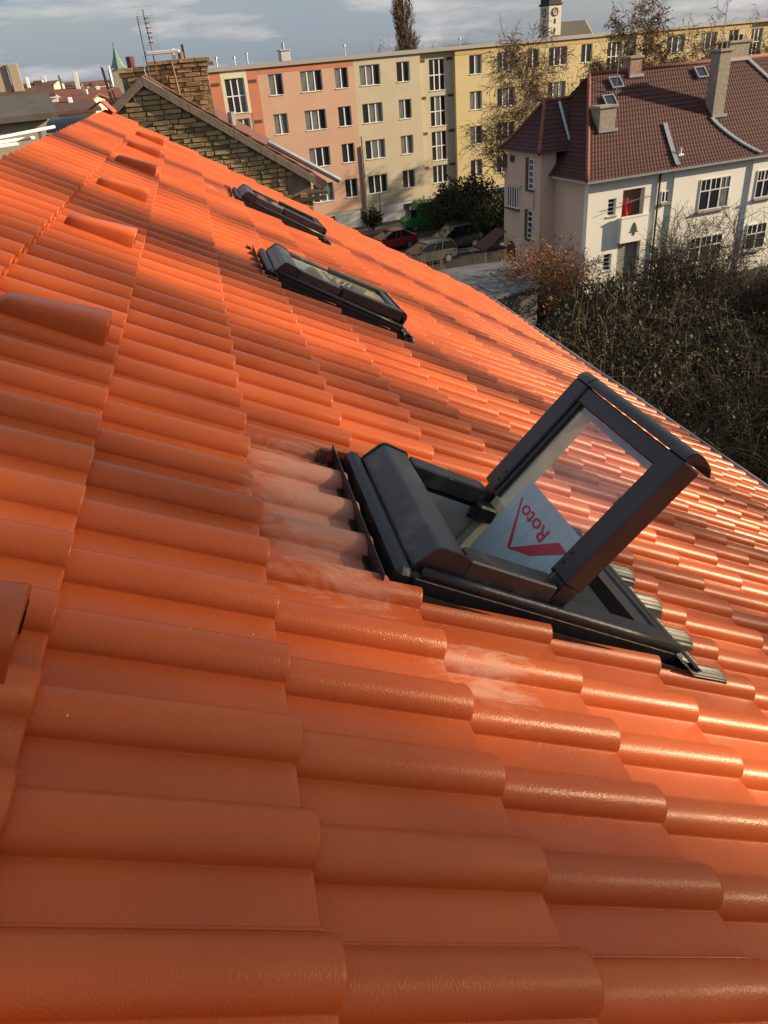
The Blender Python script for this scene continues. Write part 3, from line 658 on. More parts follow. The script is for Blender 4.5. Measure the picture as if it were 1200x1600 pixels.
# the front wall is built round its openings
FRONT = [(2.72, 4.17, CZ-8.86, CZ-7.28), (1.79, 2.32, CZ-8.5, CZ-7.62), (1.75, 2.29, CZ-11.47, CZ-10.54), (2.66, 4.19, 0.6, CZ-10.02)]
xs = sorted({0.48, 6.0}|{q for f in FRONT for q in f[:2]}); zs = sorted({0.0, ZE+0.1}|{q for f in FRONT for q in f[2:]})
q = MB()
for i in range(len(xs)-1):
    for k in range(len(zs)-1):
        cx_, cz_ = (xs[i]+xs[i+1])/2, (zs[k]+zs[k+1])/2
        if any(f[0] < cx_ < f[1] and f[2] < cz_ < f[3] for f in FRONT): continue
        q.box(xs[i], xs[i+1], 0.5, 0.85, zs[k], zs[k+1])
q.build('wall', M_VW, villa)
vwall('wall', 0.485, 0.83, 0.853, 9.6, 0, ZE+0.1, M_VP)
vwall('back_room', 0.9, 6.0, 2.0, 2.3, 0, ZE+0.1, M_VP)
vwall('wall', 6.0, 11.4, 0.38, 0.85, 0, ZE+0.1, M_VW)
vwall('wall', 11.4, 18.0, 0.26, 0.85, 0, ZE+0.1, M_VW)
vwall('wall', -0.5, 0.48, 3.75, 7.5, 0, ZTE+0.1, M_VP)
q = MB(); q.box(0.0, 18.2, -0.04, 0.06, ZE-0.10, ZE+0.02); q.box(-0.03, 0.06, 0.06, 3.4, ZE-0.1, ZE+0.02); q.build('eaves_gutter', M_ZINC, villa)
# tiled roofs in courses: real steps and rolls, flared at the eaves
def hip_slope(name, eaveA, eaveB, topA, topB, courses, flare, m, roll=0.21, off=0.0):
    eA, eB, tA, tB = Vector(eaveA), Vector(eaveB), Vector(topA), Vector(topB)
    nrm = (eB-eA).cross(tA-eA if (tA-eA).length > 0.1 else tB-eA).normalized()
    if nrm.z < 0: nrm = -nrm
    q = MB(); n = max(2, int((eB-eA).length/roll))
    P = []
    def lf(t): return t
    for c in range(courses+1):
        for e in (0, 1):
            if c == courses and e == 1: break
            t = (c+e*0.999)/courses; t = min(t, 1)
            a = eA.lerp(tA, t); b = eB.lerp(tB, t); dz = flare*(1-t)**5
            lift = (0.028 if e == 0 else 0.0)
            row = []
            for k in range(2*n+1):
                p = a.lerp(b, k/(2*n)); h = 0.014 if k % 2 else -0.006
                row.append(p + nrm*(h+lift+off) + Vector((0, 0, dz)))
            P.append(row)
    q.grid(P); return q.build(name, m, villa, False)
ZEb = ZE-0.35
hip_slope('roof_slope', (0, 0, ZEb), (18, 0, ZEb), (3.2, 5, ZRD), (18, 5, ZRD), 24, 0.35, M_VR)
hip_slope('roof_slope', (0, 10, ZEb), (0, 0, ZEb), (3.2, 5, ZRD), (3.2, 5, ZRD), 24, 0.35, M_VR)
hip_slope('roof_slope', (18, 10, ZEb), (0, 10, ZEb), (18, 5, ZRD), (3.2, 5, ZRD), 24, 0.35, M_VR)
ZTb = ZTE-0.3; TX, TY0, TY1, TM = -0.92, 3.3, 7.9, 5.6
hip_slope('tower_roof_slope', (TX, TY1, ZTb), (TX, TY0, ZTb), (0.76, TM, ZTR), (0.76, TM, ZTR), 12, 0.3, M_VR)
hip_slope('tower_roof_slope', (TX, TY0, ZTb), (3.6, TY0, ZTb), (0.76, TM, ZTR), (3.6, TM, ZTR), 12, 0.3, M_VR)
hip_slope('tower_roof_slope', (3.6, TY1, ZTb), (TX, TY1, ZTb), (3.6, TM, ZTR), (0.76, TM, ZTR), 12, 0.3, M_VR)
def flared(e, t, z0, z1, fl, n=9): return [Vector(e).lerp(Vector(t), i/n)+Vector((0, 0, fl*(1-i/n)**5+0.05)) for i in range(n+1)]
for a, b, fl in (((0, 0, ZEb), (3.2, 5, ZRD), 0.35), ((TX, TY0, ZTb), (0.76, TM, ZTR), 0.3), ((TX, TY1, ZTb), (0.76, TM, ZTR), 0.3)):
    q = MB(); q.tube(flared(a, b, 0, 0, fl), 0.11, 7); q.build('hip_tiles', M_RIDGE, villa, True)
q = MB(); q.tube([(3.2, 5, ZRD+0.04), (18, 5, ZRD+0.04)], 0.12, 7); q.build('ridge_tiles', M_RIDGE, villa, True)
q = MB(); q.tube([(0.76, TM, ZTR+0.04), (2.6, TM, ZTR+0.04)], 0.11, 7); q.build('ridge_tiles', M_RIDGE, villa, True)
def slope_pt(x, y, h=0.0): t = y/5; return Vector((x, y, ZEb+(ZRD-ZEb)*t + 0.35*(1-t)**5+h))
def metal_strip(name, pts, wd):
    q = MB(); q.grid([[p+Vector((-wd/2, 0, 0.08)) for p in pts], [p+Vector((-wd/2, 0, 0.16)) for p in pts], [p+Vector((wd/2, 0, 0.16)) for p in pts], [p+Vector((wd/2, 0, 0.08)) for p in pts]]); q.build(name, M_ZINC, villa)
metal_strip('flashing_strip', [slope_pt(5.86+0.65*t, 0.05+2.2*t, 0.0) for t in [i/8 for i in range(9)]], 0.28)
metal_strip('flashing_strip', [slope_pt(9.75+1.9*(1-t)**1.3, 0.02+2.2*t, 0.0) for t in [i/8 for i in range(9)]], 0.24)
metal_strip('flashing_strip', [slope_pt(14.2+2.2*(1-t), 2.0+3*t, 0.0) for t in [i/8 for i in range(9)]], 0.24)
q = MB(); q.tube([(1.3, 3.25, ZTE-0.1), (1.35, 3.9, ZTE+0.6), (1.6, 5.4, ZTR-0.1)], 0.09, 6); q.build('flashing_strip', M_ZINC, villa)
def chimney(name, x, y, wx, wy, zt, m, capm, pots=0):
    q = MB(); q.bbox(x-wx/2, x+wx/2, y-wy/2, y+wy/2, slope_pt(x, max(0, y-wy/2)).z-0.2, zt, 0.02); c = q.build(name, m, villa)
    q = MB(); q.bbox(x-wx/2-0.08, x+wx/2+0.08, y-wy/2-0.08, y+wy/2+0.08, zt, zt+0.14, 0.02); q.build('chimney_cap', capm, c)
    q = MB(); b_ = slope_pt(x, y-wy/2); q.box(x-wx/2-0.10, x+wx/2+0.10, y-wy/2-0.16, y-wy/2+0.02, b_.z-0.02, b_.z+0.14); q.build('chimney_flashing', M_ZINC, c)
    for k in range(pots): q = MB(); xx = x+(k-0.5*(pots-1))*0.35; q.tube([(xx, y, zt+0.14), (xx, y, zt+0.42)], 0.11, 8); q.build('chimney_pot', M_BROWN, c)
chimney('chimney', 2.72, 2.75, 1.05, 0.8, CZ-3.35, M_CHIM, M_CHIM)
chimney('tall_chimney', 10.25, 2.7, 0.82, 0.7, CZ-1.28, M_CHIM, M_CHIM, 2)
chimney('brick_chimney', 6.1, 5.05, 0.8, 0.7, CZ-1.25, mat('chimney_brick', (0.30, 0.10, 0.06), 0.9, c2=(0.36, 0.30, 0.24), scale=6), M_CHIM)
chimney('ridge_chimney', 13.6, 5.3, 1.5, 0.7, CZ-1.0, M_CHIM, M_CHIM, 3)
q = MB(); q.tube([(10.2, 2.7, CZ-1.2), (10.2, 2.7, CZ+1.9)], 0.03, 5); q.tube([(10.2-0.5, 2.7, CZ+1.5), (10.2+0.5, 2.7, CZ+1.5)], 0.02, 4); q.tube([(10.2-0.4, 2.7, CZ+1.75), (10.2+0.4, 2.7, CZ+1.75)], 0.02, 4); q.build('aerial', M_STEEL, villa)
q = MB(); q.tube([slope_pt(4.3, 3.9), slope_pt(4.3, 3.9, 2.2)], 0.025, 5); q.build('aerial', M_STEEL, villa)
q = MB(); q.tube([slope_pt(6.41, 0.64), slope_pt(6.41, 0.64, 0.45)], 0.07, 6); q.tube([slope_pt(6.25, 0.6, 0.12), slope_pt(6.6, 0.6, 0.12)], 0.07, 6); q.build('vent_pipe', M_WFR, villa)
sl_ang = atan2(ZRD-ZEb, 5)
for x, y in ((3.68, 3.62), (4.58, 4.42), (10.48, 4.45)):
    e = link('roof_light', None, villa, loc=slope_pt(x, y, 0.06), rot=(sl_ang, 0, 0))
    q = MB(); q.box(-0.30, 0.30, -0.38, -0.30, 0, 0.14); q.box(-0.30, 0.30, 0.30, 0.38, 0, 0.14); q.box(-0.38, -0.30, -0.38, 0.38, 0, 0.14); q.box(0.30, 0.38, -0.38, 0.38, 0, 0.14); q.build('frame', M_ZINC, e)
    q = MB(); q.box(-0.30, 0.30, -0.30, 0.30, 0.02, 0.09); q.build('pane', M_WGL, e)
# villa windows
def vwin(plane, a0, a1, z0, z1, nx, nz, y, frame=M_WFR, sill=True, split=None, e=0.055):
    """plane 'f': front (x across, faces -y) / 'l': left (y across, faces -x)"""
    w_, h_ = a1-a0, z1-z0
    o = link('window', None, villa, loc=(a0, y, z0) if plane == 'f' else (y, a1, z0), rot=(0, 0, 0) if plane == 'f' else (0, 0, -pi/2))
    q = MB(); q.box(0, w_, 0, 0.06, 0, e); q.box(0, w_, 0, 0.06, h_-e, h_); q.box(0, e, 0, 0.06, e, h_-e); q.box(w_-e, w_, 0, 0.06, e, h_-e)
    for p in range(1, nx): q.box(w_*p/nx-0.04, w_*p/nx+0.04, 0, 0.06, e, h_-e)
    zz = [h_*k/nz for k in range(1, nz)] if split is None else [h_*s for s in split]
    for z in zz: q.box(e, w_-e, 0.002, 0.058, z-0.03, z+0.03)
    if split:
        for p in range(nx): q.box(w_*(p+0.5)/nx-0.02, w_*(p+0.5)/nx+0.02, 0.003, 0.057, h_*split[-1], h_-e)
    q.build('frame', frame, o)
    for p in range(nx): q = MB(); q.box(w_*p/nx+0.02, w_*(p+1)/nx-0.02, 0.03, 0.04, 0.02, h_-0.02); q.build('pane', M_WGL if random.random() < 0.75 else M_CURT, o)
    if sill: q = MB(); q.box(-0.08, w_+0.08, -0.16, 0.02, -0.10, -0.02); q.build('sill', M_CHIM if plane == 'f' else M_BROWN, o)
vwin('f', 1.79, 2.32, CZ-8.5, CZ-7.62, 1, 4, 0.62); vwin('f', 1.75, 2.29, CZ-11.47, CZ-10.54, 1, 4, 0.62)
vwin('f', 5.3, 5.8, CZ-8.26, CZ-7.65, 2, 1, 0.46); vwin('f', 5.3, 5.8, CZ-11.26, CZ-10.62, 2, 2, 0.46)
vwin('f', 7.85, 10.0, CZ-9.03, CZ-7.34, 3, 1, 0.33, split=(0.62,)); vwin('f', 7.6, 10.0, CZ-12.0, CZ-10.5, 3, 1, 0.33, split=(0.62,))
vwin('f', 11.8, 13.4, CZ-8.84, CZ-7.32, 3, 1, 0.21, split=(0.62,)); vwin('f', 11.7, 13.2, CZ-11.8, CZ-10.3, 2, 1, 0.21, split=(0.62,))
vwin('f', 15, 16.6, CZ-8.84, CZ-7.32, 3, 1, 0.21, split=(0.62,))
TXW = -0.5
vwin('l', 4.42, 4.98, CZ-7.26, CZ-5.62, 1, 5, TXW-0.05); vwin('l', 4.42, 4.98, CZ-10.0, CZ-8.41, 1, 5, TXW-0.05)
vwin('l', 6.0, 7.4, CZ-8.50, CZ-7.28, 5, 1, TXW-0.06); vwin('l', 6.66, 7.1, CZ-5.97, CZ-5.6, 1, 1, TXW-0.05, frame=M_BROWN, sill=False)
q = MB(); q.box(TXW-0.10, TXW, 5.0, 5.25, CZ-7.3, CZ-5.6); q.box(TXW-0.10, TXW, 5.0, 5.25, CZ-10.0, CZ-8.4); q.build('shutter', M_BROWN, villa)
q = MB(); q.box(TXW-0.13, TXW, 5.8, 7.55, CZ-7.26, CZ-7.16); q.box(TXW-0.1, TXW, 4.35, 5.3, CZ-8.3, CZ-7.36); q.build('cornice', M_VP, villa)
q = MB(); n = 10; arc = [(TXW-0.03, 6.9+0.48*cos(pi*k/n), CZ-10.95+0.48*sin(pi*k/n)) for k in range(n+1)]
q.prism(arc+[(TXW-0.03, 6.42, 0.2), (TXW-0.03, 7.38, 0.2)], (0.028, 0, 0)); q.build('arched_door', M_BROWN, villa)
q = MB(); q.box(-1.7, -1.4, 7.9, 8.2, 0, 2.0); q.build('porch_post', M_VP, villa)
q = MB(); q.grid([[(-2.0, 7.5, 2.05), (-2.0, 9.2, 2.05)], [(-0.45, 7.6, 3.0), (-0.45, 9.0, 3.0)]]); q.box(-2.0, -0.5, 7.5, 9.2, 1.95, 2.05); q.build('porch_roof', M_VR, villa)
# loggia with balcony, red cloth and the emblem
q = MB(); q.box(2.55, 4.31, 0.2, 0.5, CZ-10.02, CZ-9.9); q.box(2.55, 4.31, 0.2, 0.30, CZ-9.9, CZ-8.70); q.box(2.55, 2.67, 0.30, 0.5, CZ-9.9, CZ-8.70); q.box(4.19, 4.31, 0.30, 0.5, CZ-9.9, CZ-8.70); q.box(2.50, 4.36, 0.17, 0.34, CZ-8.70, CZ-8.62); q.build('balcony', M_VW, villa)
q = MB(); cx_, cz_ = 3.43, CZ-9.5
for w_, zz in ((0.30, 0.0), (0.22, 0.16), (0.13, 0.30)): q.prism([(cx_-w_, 0.195, cz_+zz), (cx_+w_, 0.195, cz_+zz), (cx_, 0.195, cz_+zz+0.22)], (0, -0.03, 0))
q.box(cx_-0.05, cx_+0.05, 0.17, 0.196, cz_-0.18, cz_-0.001); q.build('tree_emblem', mat('emblem_dark', (0.03, 0.05, 0.03), 0.7), villa)
q = MB(); q.grid([[(2.76+0.09*k, 0.55+0.05*sin(k*1.7), CZ-7.74) for k in range(7)], [(2.76+0.09*k, 0.50+0.07*sin(k*1.7+0.3), CZ-8.30) for k in range(7)], [(2.74+0.09*k, 0.45+0.08*sin(k*1.5), CZ-8.85) for k in range(7)]]); q.build('red_towel', M_REDC, villa)
q = MB(); q.tube([(2.3, 0.2, CZ-7.85), (4.4, 0.2, CZ-7.75)], 0.02, 5); q.tube([(2.5, 0.0, CZ-7.9), (4.2, 0.3, CZ-7.7)], 0.015, 5); q.build('drying_rail', M_STEEL, villa)
q = MB(); q.box(2.66, 4.19, 0.75, 0.8, 0.6, CZ-10.02); q.build('garden_door', mat('door_grey', (0.20, 0.20, 0.18), 0.7), villa)
q = MB(); q.tube([(5.05, 0.42, ZE), (5.05, 0.42, 0.2)], 0.06, 7); q.build('downpipe', mat('pipe_dark', (0.05, 0.045, 0.04), 0.6), villa)
# ---------------------------------------------------------------- neighbouring brick gable
def ramp_random(name, cols, rough=0.9, nscale=9, bump=0.5):
    m = mat(name, cols[0], rough, bump=bump, bscale=45); t = m.node_tree; b = t.nodes['Principled BSDF']
    oi = t.nodes.new('ShaderNodeObjectInfo'); r = t.nodes.new('ShaderNodeValToRGB'); r.color_ramp.interpolation = 'LINEAR'
    e = r.color_ramp.elements; e[0].color = rgb(cols[0]); e[1].color = rgb(cols[-1])
    for i, c in enumerate(cols[1:-1]): q = e.new((i+1)/(len(cols)-1)); q.color = rgb(c)
    geo = t.nodes.new('ShaderNodeNewGeometry'); n = t.nodes.new('ShaderNodeTexNoise'); n.inputs['Scale'].default_value = nscale; n.inputs['Detail'].default_value = 5
    t.links.new(geo.outputs['Position'], n.inputs['Vector'])
    a = t.nodes.new('ShaderNodeMath'); a.operation = 'MULTIPLY_ADD'; a.inputs[1].default_value = 0.55; t.links.new(oi.outputs['Random'], a.inputs[0])
    b2 = t.nodes.new('ShaderNodeMath'); b2.operation = 'MULTIPLY_ADD'; b2.inputs[1].default_value = 0.9; b2.inputs[2].default_value = -0.22; t.links.new(n.outputs['Fac'], b2.inputs[0])
    t.links.new(b2.outputs[0], a.inputs[2]); t.links.new(a.outputs[0], r.inputs[0]); t.links.new(r.outputs[0], b.inputs['Base Color']); return m
M_BRICK = ramp_random('old_brick', [(0.10, 0.064, 0.035), (0.24, 0.155, 0.073), (0.34, 0.23, 0.11), (0.44, 0.32, 0.17), (0.28, 0.13, 0.068)])
M_MORT = mat('mortar', (0.15, 0.118, 0.070), 0.95, c2=(0.28, 0.22, 0.14), scale=6, bump=0.6, bscale=60)
M_COP = mat('coping_concrete', (0.27, 0.21, 0.15), 0.9, c2=(0.20, 0.15, 0.10), scale=5, bump=0.4, bscale=40)
M_OLDT = mat('old_red_tiles', (0.19, 0.065, 0.04), 0.85, c2=(0.10, 0.05, 0.04), scale=8)
GY = 13.5
bh = thing('brick_house', 'old brick gable house with coping and wide brick chimney stack', 'house', (0, GY, CZ))
AX, AZ_, SLP = -0.634, 0.02, 0.675        # apex and slope of the gable
XR, XL_ = 1.73, -4.2
def gz(x): return AZ_-SLP*abs(x-AX)
q = MB(); q.prism([(XL_, 0.03, -CZ), (XR, 0.03, -CZ), (XR, 0.03, gz(XR)-0.1), (AX, 0.03, AZ_-0.12), (XL_, 0.03, gz(XL_)-0.1)], (0, 0.3, 0)); gw = q.build('gable_wall', M_MORT, bh)
random.seed(11)
BH = 0.071
def brick_mesh(l, h, d, sd):
    r = random.Random(sd); m = MB(); b = 0.006
    m.bbox(0, l, -0.012, d, 0, h, b); m.v = [(x+r.uniform(-.004, .004), y+r.uniform(-.004, .004), z+r.uniform(-.003, .003)) for x, y, z in m.v]; return m.mesh('brick', M_BRICK)
BM = {}
for L0 in (0.255, 0.122):
    for v_ in range(3): BM[(L0, v_)] = brick_mesh(L0, BH-0.012, 0.10, v_+int(L0*100))
holes = [(1.33, 1.60, -1.80, -1.60), (-0.02, 0.12, -0.93, -0.86), (0.28, 0.42, -1.04, -0.97)]
nb = 0
def lay(parent, x0, x1, z0, z1, y, ok, rot=0.0, org=None):
    global nb
    r_ = 0; z = z0
    while z < z1:
        x = x0-random.uniform(0, 0.28); 
        while x < x1:
            L0 = 0.255 if random.random() < 0.66 else 0.122
            fits = lambda l: ok(x, z) and ok(x+l, z+BH) and ok(x, z+BH) and ok(x+l, z) and x >= x0-0.02 and x+l <= x1+0.02
            if not fits(L0): L0 = 0.122
            if fits(L0):
                p = (x, y+random.uniform(-0.012, 0.010), z+random.uniform(-0.003, 0.003)) if not org else (org[0]+cos(rot)*x, org[1]+sin(rot)*x, z)
                link('brick', BM[(L0, random.randrange(3))], parent, loc=p, rot=(random.uniform(-.03, .03), 0, rot+random.uniform(-.02, .02))); nb += 1
            x += L0+0.014
        z += BH
lay(gw, -1.45, XR, -2.36, 0.0, 0.0, lambda x, z: z < gz(x)-0.075 and not any(h[0] < x < h[1] and h[2] < z < h[3] for h in holes))
for s in (1, -1):                           # coping slabs along both rakes
    L0 = 2.95; ang = atan(SLP); q = MB(); n = 4 if s == 1 else 3
    for k in range(n):
        a, b = L0*k/n+0.004, L0*(k+1)/n-0.004; dx0, dx1 = a*cos(ang), b*cos(ang)
        c = MB(); c.prism([(AX+s*dx0, -0.06, AZ_-a*sin(ang)), (AX+s*dx1, -0.06, AZ_-b*sin(ang)), (AX+s*dx1, -0.06, AZ_-b*sin(ang)-0.13), (AX+s*dx0, -0.06, AZ_-a*sin(ang)-0.13)], (0, 0.42, 0)); c.build('coping', M_COP, bh)
# roof behind the coping, with a row of old tiles on its edge
q = MB(); e = 2.15
q.prism([(AX, 0.37, AZ_+0.02), (AX+e*1.25, 0.37, gz(AX+e*1.25)+0.02), (AX+e*1.25, 0.37, gz(AX+e*1.25)-0.1), (AX, 0.37, AZ_-0.10), (XL_, 0.37, gz(XL_)-0.1), (XL_, 0.37, gz(XL_)+0.02)], (0, 9, 0)); q.build('roof', M_OLDT, bh)
for k in range(9):
    a = 0.35+0.28*k; q = MB(); c_, s_ = cos(atan(SLP)), sin(atan(SLP))
    q.prism([(AX+a*c_, 0.10, AZ_-a*s_+0.005), (AX+(a+0.34)*c_, 0.10, AZ_-(a+0.34)*s_+0.035), (AX+(a+0.34)*c_, 0.10, AZ_-(a+0.34)*s_+0.055), (AX+a*c_, 0.10, AZ_-a*s_+0.03)], (0, 0.30, 0)); q.build('verge_tile', M_OLDT, bh)
q = MB(); q.tube([(1.15, 0.5, gz(1.15)+0.10), (2.3, 0.5, gz(2.3)+0.16)], 0.05, 8); q.tube([(0.62, 0.45, gz(0.62)+0.05), (0.62, 0.45, gz(0.62)+0.24)], 0.06, 8); q.build('roof_pipe', M_ZINC, bh)
q = MB(); q.tube([(2.02, 0.25, gz(2.1)-0.08), (2.02, 9, gz(2.1)-0.08)], 0.06, 8); q.build('gutter', M_ZINC, bh)
q = MB(); q.box(1.42, 1.95, -0.03, 0.0, -2.0, -1.93); q.box(1.60, 2.0, 0.02, 0.4, gz(2.0)-0.16, gz(2.0)-0.12); q.build('eaves_board', M_BROWN, bh)
# the wide chimney stack
SY = 1.5; x0, x1, z0, z1 = -1.04, 0.40, -0.62, 0.085
q = MB(); q.box(x0+0.012, x1-0.012, SY+0.012, SY+0.55, z0-0.4, z1); stck = q.build('chimney_stack', M_MORT, bh)
lay(stck, x0, x1, z0, z1-0.02, SY, lambda x, z: True)
for zz, o in ((z1, 0.03), (z1+BH, 0.045)):
    x = x0-o if zz == z1 else x0-o+0.5
    while x < x1+o-0.14:
        link('brick', BM[(0.255, random.randrange(3))], stck, loc=(x, SY-o, zz), rot=(0, 0, random.uniform(-.02, .02))); x += 0.266; nb += 1
q = MB(); q.box(x0-0.02, x1+0.02, SY+0.08, SY+0.55, z1, z1+BH); q.box(x0+0.5, x1+0.03, SY+0.05, SY+0.58, z1+BH, z1+2*BH-0.01); q.build('stack_crown', M_MORT, stck)
for xx, hh, rr, mm in ((-0.84, 0.16, 0.07, M_OLDT), (0.0, 0.16, 0.05, M_COP), (0.05, 0.27, 0.02, M_BLK), (-0.12, 0.22, 0.03, M_WFR)):
    q = MB(); q.tube([(xx, SY+0.25, z1+BH), (xx, SY+0.25, z1+BH+hh)], rr, 8); q.build('flue_pot', mm, stck)
q = MB(); q.tube([(-0.17, SY-0.05, z1+0.1), (-0.13, SY-0.05, -0.42)], 0.016, 5); q.build('cable_conduit', M_COP, stck)
# aerials
M_RUST = mat('rusty_rod', (0.20, 0.06, 0.05), 0.8)
am = thing('aerial_mast', 'rooftop aerial mast with mesh reflector and white bar antenna', 'aerial', (-0.55, GY+0.9, CZ-0.2))
q = MB(); q.tube([(0, 0, 0), (0, 0, 1.02)], 0.011, 6); q.build('mast', mat('mast_dark', (0.05, 0.06, 0.06), 0.6), am)
q = MB(); q.tube([(0.13, 0.05, 0.15), (0.10, 0.05, 1.10)], 0.009, 6); 
for k in range(6): q.tube([(0.09, 0.05, 0.66+0.065*k), (0.17, 0.03, 0.66+0.065*k)], 0.007, 5)
q.build('dipole_rod', M_RUST, am)
q = MB(); q.bbox(0.02, 0.54, -0.03, 0.03, 0.49, 0.545, 0.01); q.build('bar_antenna', M_WFR, am)
q = MB()
for k in range(9): q.tube([(0.0+0.03*k, 0.10, 0.55), (0.0+0.03*k, 0.10, 1.14)], 0.0011, 3)
for k in range(16): q.tube([(0.0, 0.10, 0.55+0.039*k), (0.25, 0.10, 0.55+0.039*k)], 0.0011, 3)
q.build('mesh_reflector', M_STEEL, am)
q = MB(); q.tube([(-0.03, 0, 0.48), (-0.06, 0, 0.30), (-0.01, 0, 0.02)], 0.006, 4); q.build('cable', M_WFR, am)
ds = thing('dish_mast', 'leaning mast with a white dish beside the brick stack', 'aerial', (-1.25, GY+1.2, CZ-0.5))
q = MB(); q.tube([(0.03, 0, -0.1), (-0.03, 0, 0.70)], 0.022, 6); q.tube([(0.12, 0, -0.1), (0.03, 0, 0.5)], 0.012, 5); q.build('pole', M_COP, ds)
q = MB(); P = []
for i in range(5):
    r = 0.16*i/4; P.append([(0.05+0.25*r*r/0.16, r*cos(t)*0.9, 0.56+r*sin(t)) for t in [2*pi*k/14 for k in range(15)]])
q.grid(P); q.build('dish', M_WFR, ds, True)
# white guard rails beyond the ridge
gr = thing('guard_rail', 'white painted guard rail poles beyond the bare ridge', 'railing', (0, 0, 0))
for (xa, ya, xb_, yb, D) in ((-60, 226, 69, 201, 9.5), (-60, 229, 37, 218, 8.5), (-40, 232, 11, 228, 7.6)):
    q = MB(); q.tube([at(xa, ya, D), at((xa+xb_)/2, (ya+yb)/2+0.6, D+0.5), at(xb_+16, yb-3, D+1.0)], 0.017, 8); q.build('rail', M_WFR, gr, True)
q = MB(); p = at(-40, 215, 8.9); q.tube([p+Vector((0, 0, 0.2)), p-Vector((0, 0, 2.6))], 0.022, 8); p = at(60, 200, 10.4); q.tube([p, p-Vector((0, 0, 2.6))], 0.022, 8); q.build('post', M_STEEL, gr, True)

# ---------------------------------------------------------------- town beyond the ridge
M_GROOF = mat('grey_roofing', (0.075, 0.068, 0.062), 0.9, c2=(0.11, 0.095, 0.08), scale=1.5)
M_BEIGE = facade_mat('beige_render', (0.42, 0.34, 0.24), (0.36, 0.29, 0.20))
M_RROOF = mat('town_red_tiles', (0.22, 0.075, 0.045), 0.85, c2=(0.15, 0.055, 0.035), scale=1.5)
M_BROOF = mat('town_brown_tiles', (0.115, 0.055, 0.040), 0.85, c2=(0.08, 0.045, 0.035), scale=1.5)
M_CWALL = facade_mat('town_cream', (0.60, 0.54, 0.40), (0.52, 0.46, 0.34))
M_SILV = mat('silver_sheet', (0.55, 0.57, 0.58), 0.4, metal=0.5)
M_GREEN = mat('copper_green', (0.13, 0.22, 0.17), 0.7, c2=(0.18, 0.27, 0.21), scale=1)
def town_house(name, label, px, py_ridge, py_eave, D, width, depth, rotz, wm, rm, chim=(), win=True):
    c = at(px, py_eave, D); ze = c.z; zr_ = at(px, py_ridge, D+depth/2).z
    h = thing(name, label, 'house', (c.x, c.y, 0), (0, 0, rotz))
    q = MB(); q.box(-width/2, width/2, 0, depth, 0, ze-0.02); 
    q.prism([(-width/2, 0, ze-0.02), (-width/2, depth, ze-0.02), (-width/2, depth/2, zr_-0.15)], (0.3, 0, 0)); q.prism([(width/2-0.3, 0, ze-0.02), (width/2-0.3, depth, ze-0.02), (width/2-0.3, depth/2, zr_-0.15)], (0.3, 0, 0)); q.build('wall', wm, h)
    o = 0.35; k = (zr_-ze)/(depth/2)
    q = MB(); q.prism([(-width/2-o, -o, ze-o*k), (-width/2-o, depth/2, zr_), (-width/2-o, depth+o, ze-o*k), (-width/2-o, depth+o, ze-o*k-0.18), (-width/2-o, depth/2, zr_-0.18), (-width/2-o, -o, ze-o*k-0.18)], (width+2*o, 0, 0)); rf = q.build('roof', rm, h)
    for (fx, fy, w_, hh, mm) in chim:
        zb = ze+(zr_-ze)*(1-abs(fy-0.5)*2)-0.2
        q = MB(); q.bbox(fx*width-w_/2, fx*width+w_/2, fy*depth-w_*0.4, fy*depth+w_*0.4, zb, zb+hh, 0.03); q.build('chimney', mm, rf)
    if win:
        n = max(2, int(width/2.4))
        for k_ in range(n):
            xx = -width/2+width*(k_+0.5)/n; q = MB(); q.box(xx-0.45, xx+0.45, -0.03, 0.0, ze-2.0, ze-0.6); q.build('window', M_WGL, h)
    return h
town_house('grey_roof_house', 'beige house with grey felt roof just beyond the ridge', -44, 155, 182, 30, 4.4, 3.2, radians(12), M_BEIGE, M_GROOF, ((-0.30, 0.55, 0.7, 0.9, M_BEIGE),), False)
town_house('brown_roof_house', 'house with brown tiled roof and tall beige chimneys', 4, 134, 150, 52, 4.8, 4.5, radians(12), M_BEIGE, M_BROOF, ((0.06, 0.25, 0.7, 1.5, M_BEIGE), (0.20, 0.2, 0.55, 1.5, M_BEIGE), (0.32, 0.3, 0.2, 0.7, M_WFR), (0.44, 0.4, 0.5, 0.4, M_BROOF)), False)
town_house('red_roof_house', 'red-roofed house with thin white chimneys beside the turret', 105, 138, 155, 105, 4.4, 7.0, radians(8), M_CWALL, M_RROOF, ((-0.42, 0.45, 0.35, 1.7, M_WFR), (-0.05, 0.5, 0.25, 1.6, M_STEEL), (0.36, 0.45, 0.5, 1.9, M_WFR)))
town_house('cream_gable_house', 'small cream house under a red roof behind the turret', 120, 148, 156, 92, 2.6, 5.0, radians(-12), M_CWALL, M_RROOF, ((0.1, 0.5, 0.4, 0.6, M_WFR),))
town_house('far_red_house', 'low white house with wide red roof and chimney pots', 157, 139, 153, 125, 5.6, 8.0, radians(10), M_CWALL, M_RROOF, ((-0.4, 0.5, 0.6, 0.7, M_CWALL), (0.05, 0.5, 0.5, 0.6, M_WFR)))
town_house('far_red_row', 'long red roof row far off beyond the cream houses', 148, 137, 146, 165, 9.0, 9.0, radians(5), M_CWALL, M_RROOF, ((0.3, 0.5, 0.6, 0.8, M_WFR),), False)
town_house('dark_roof_house', 'dark-roofed low house in front of the turret foot', 100, 158, 172, 60, 4.0, 5.0, radians(15), M_CWALL, M_BROOF, ((0.2, 0.4, 0.3, 0.5, M_WFR),), False)
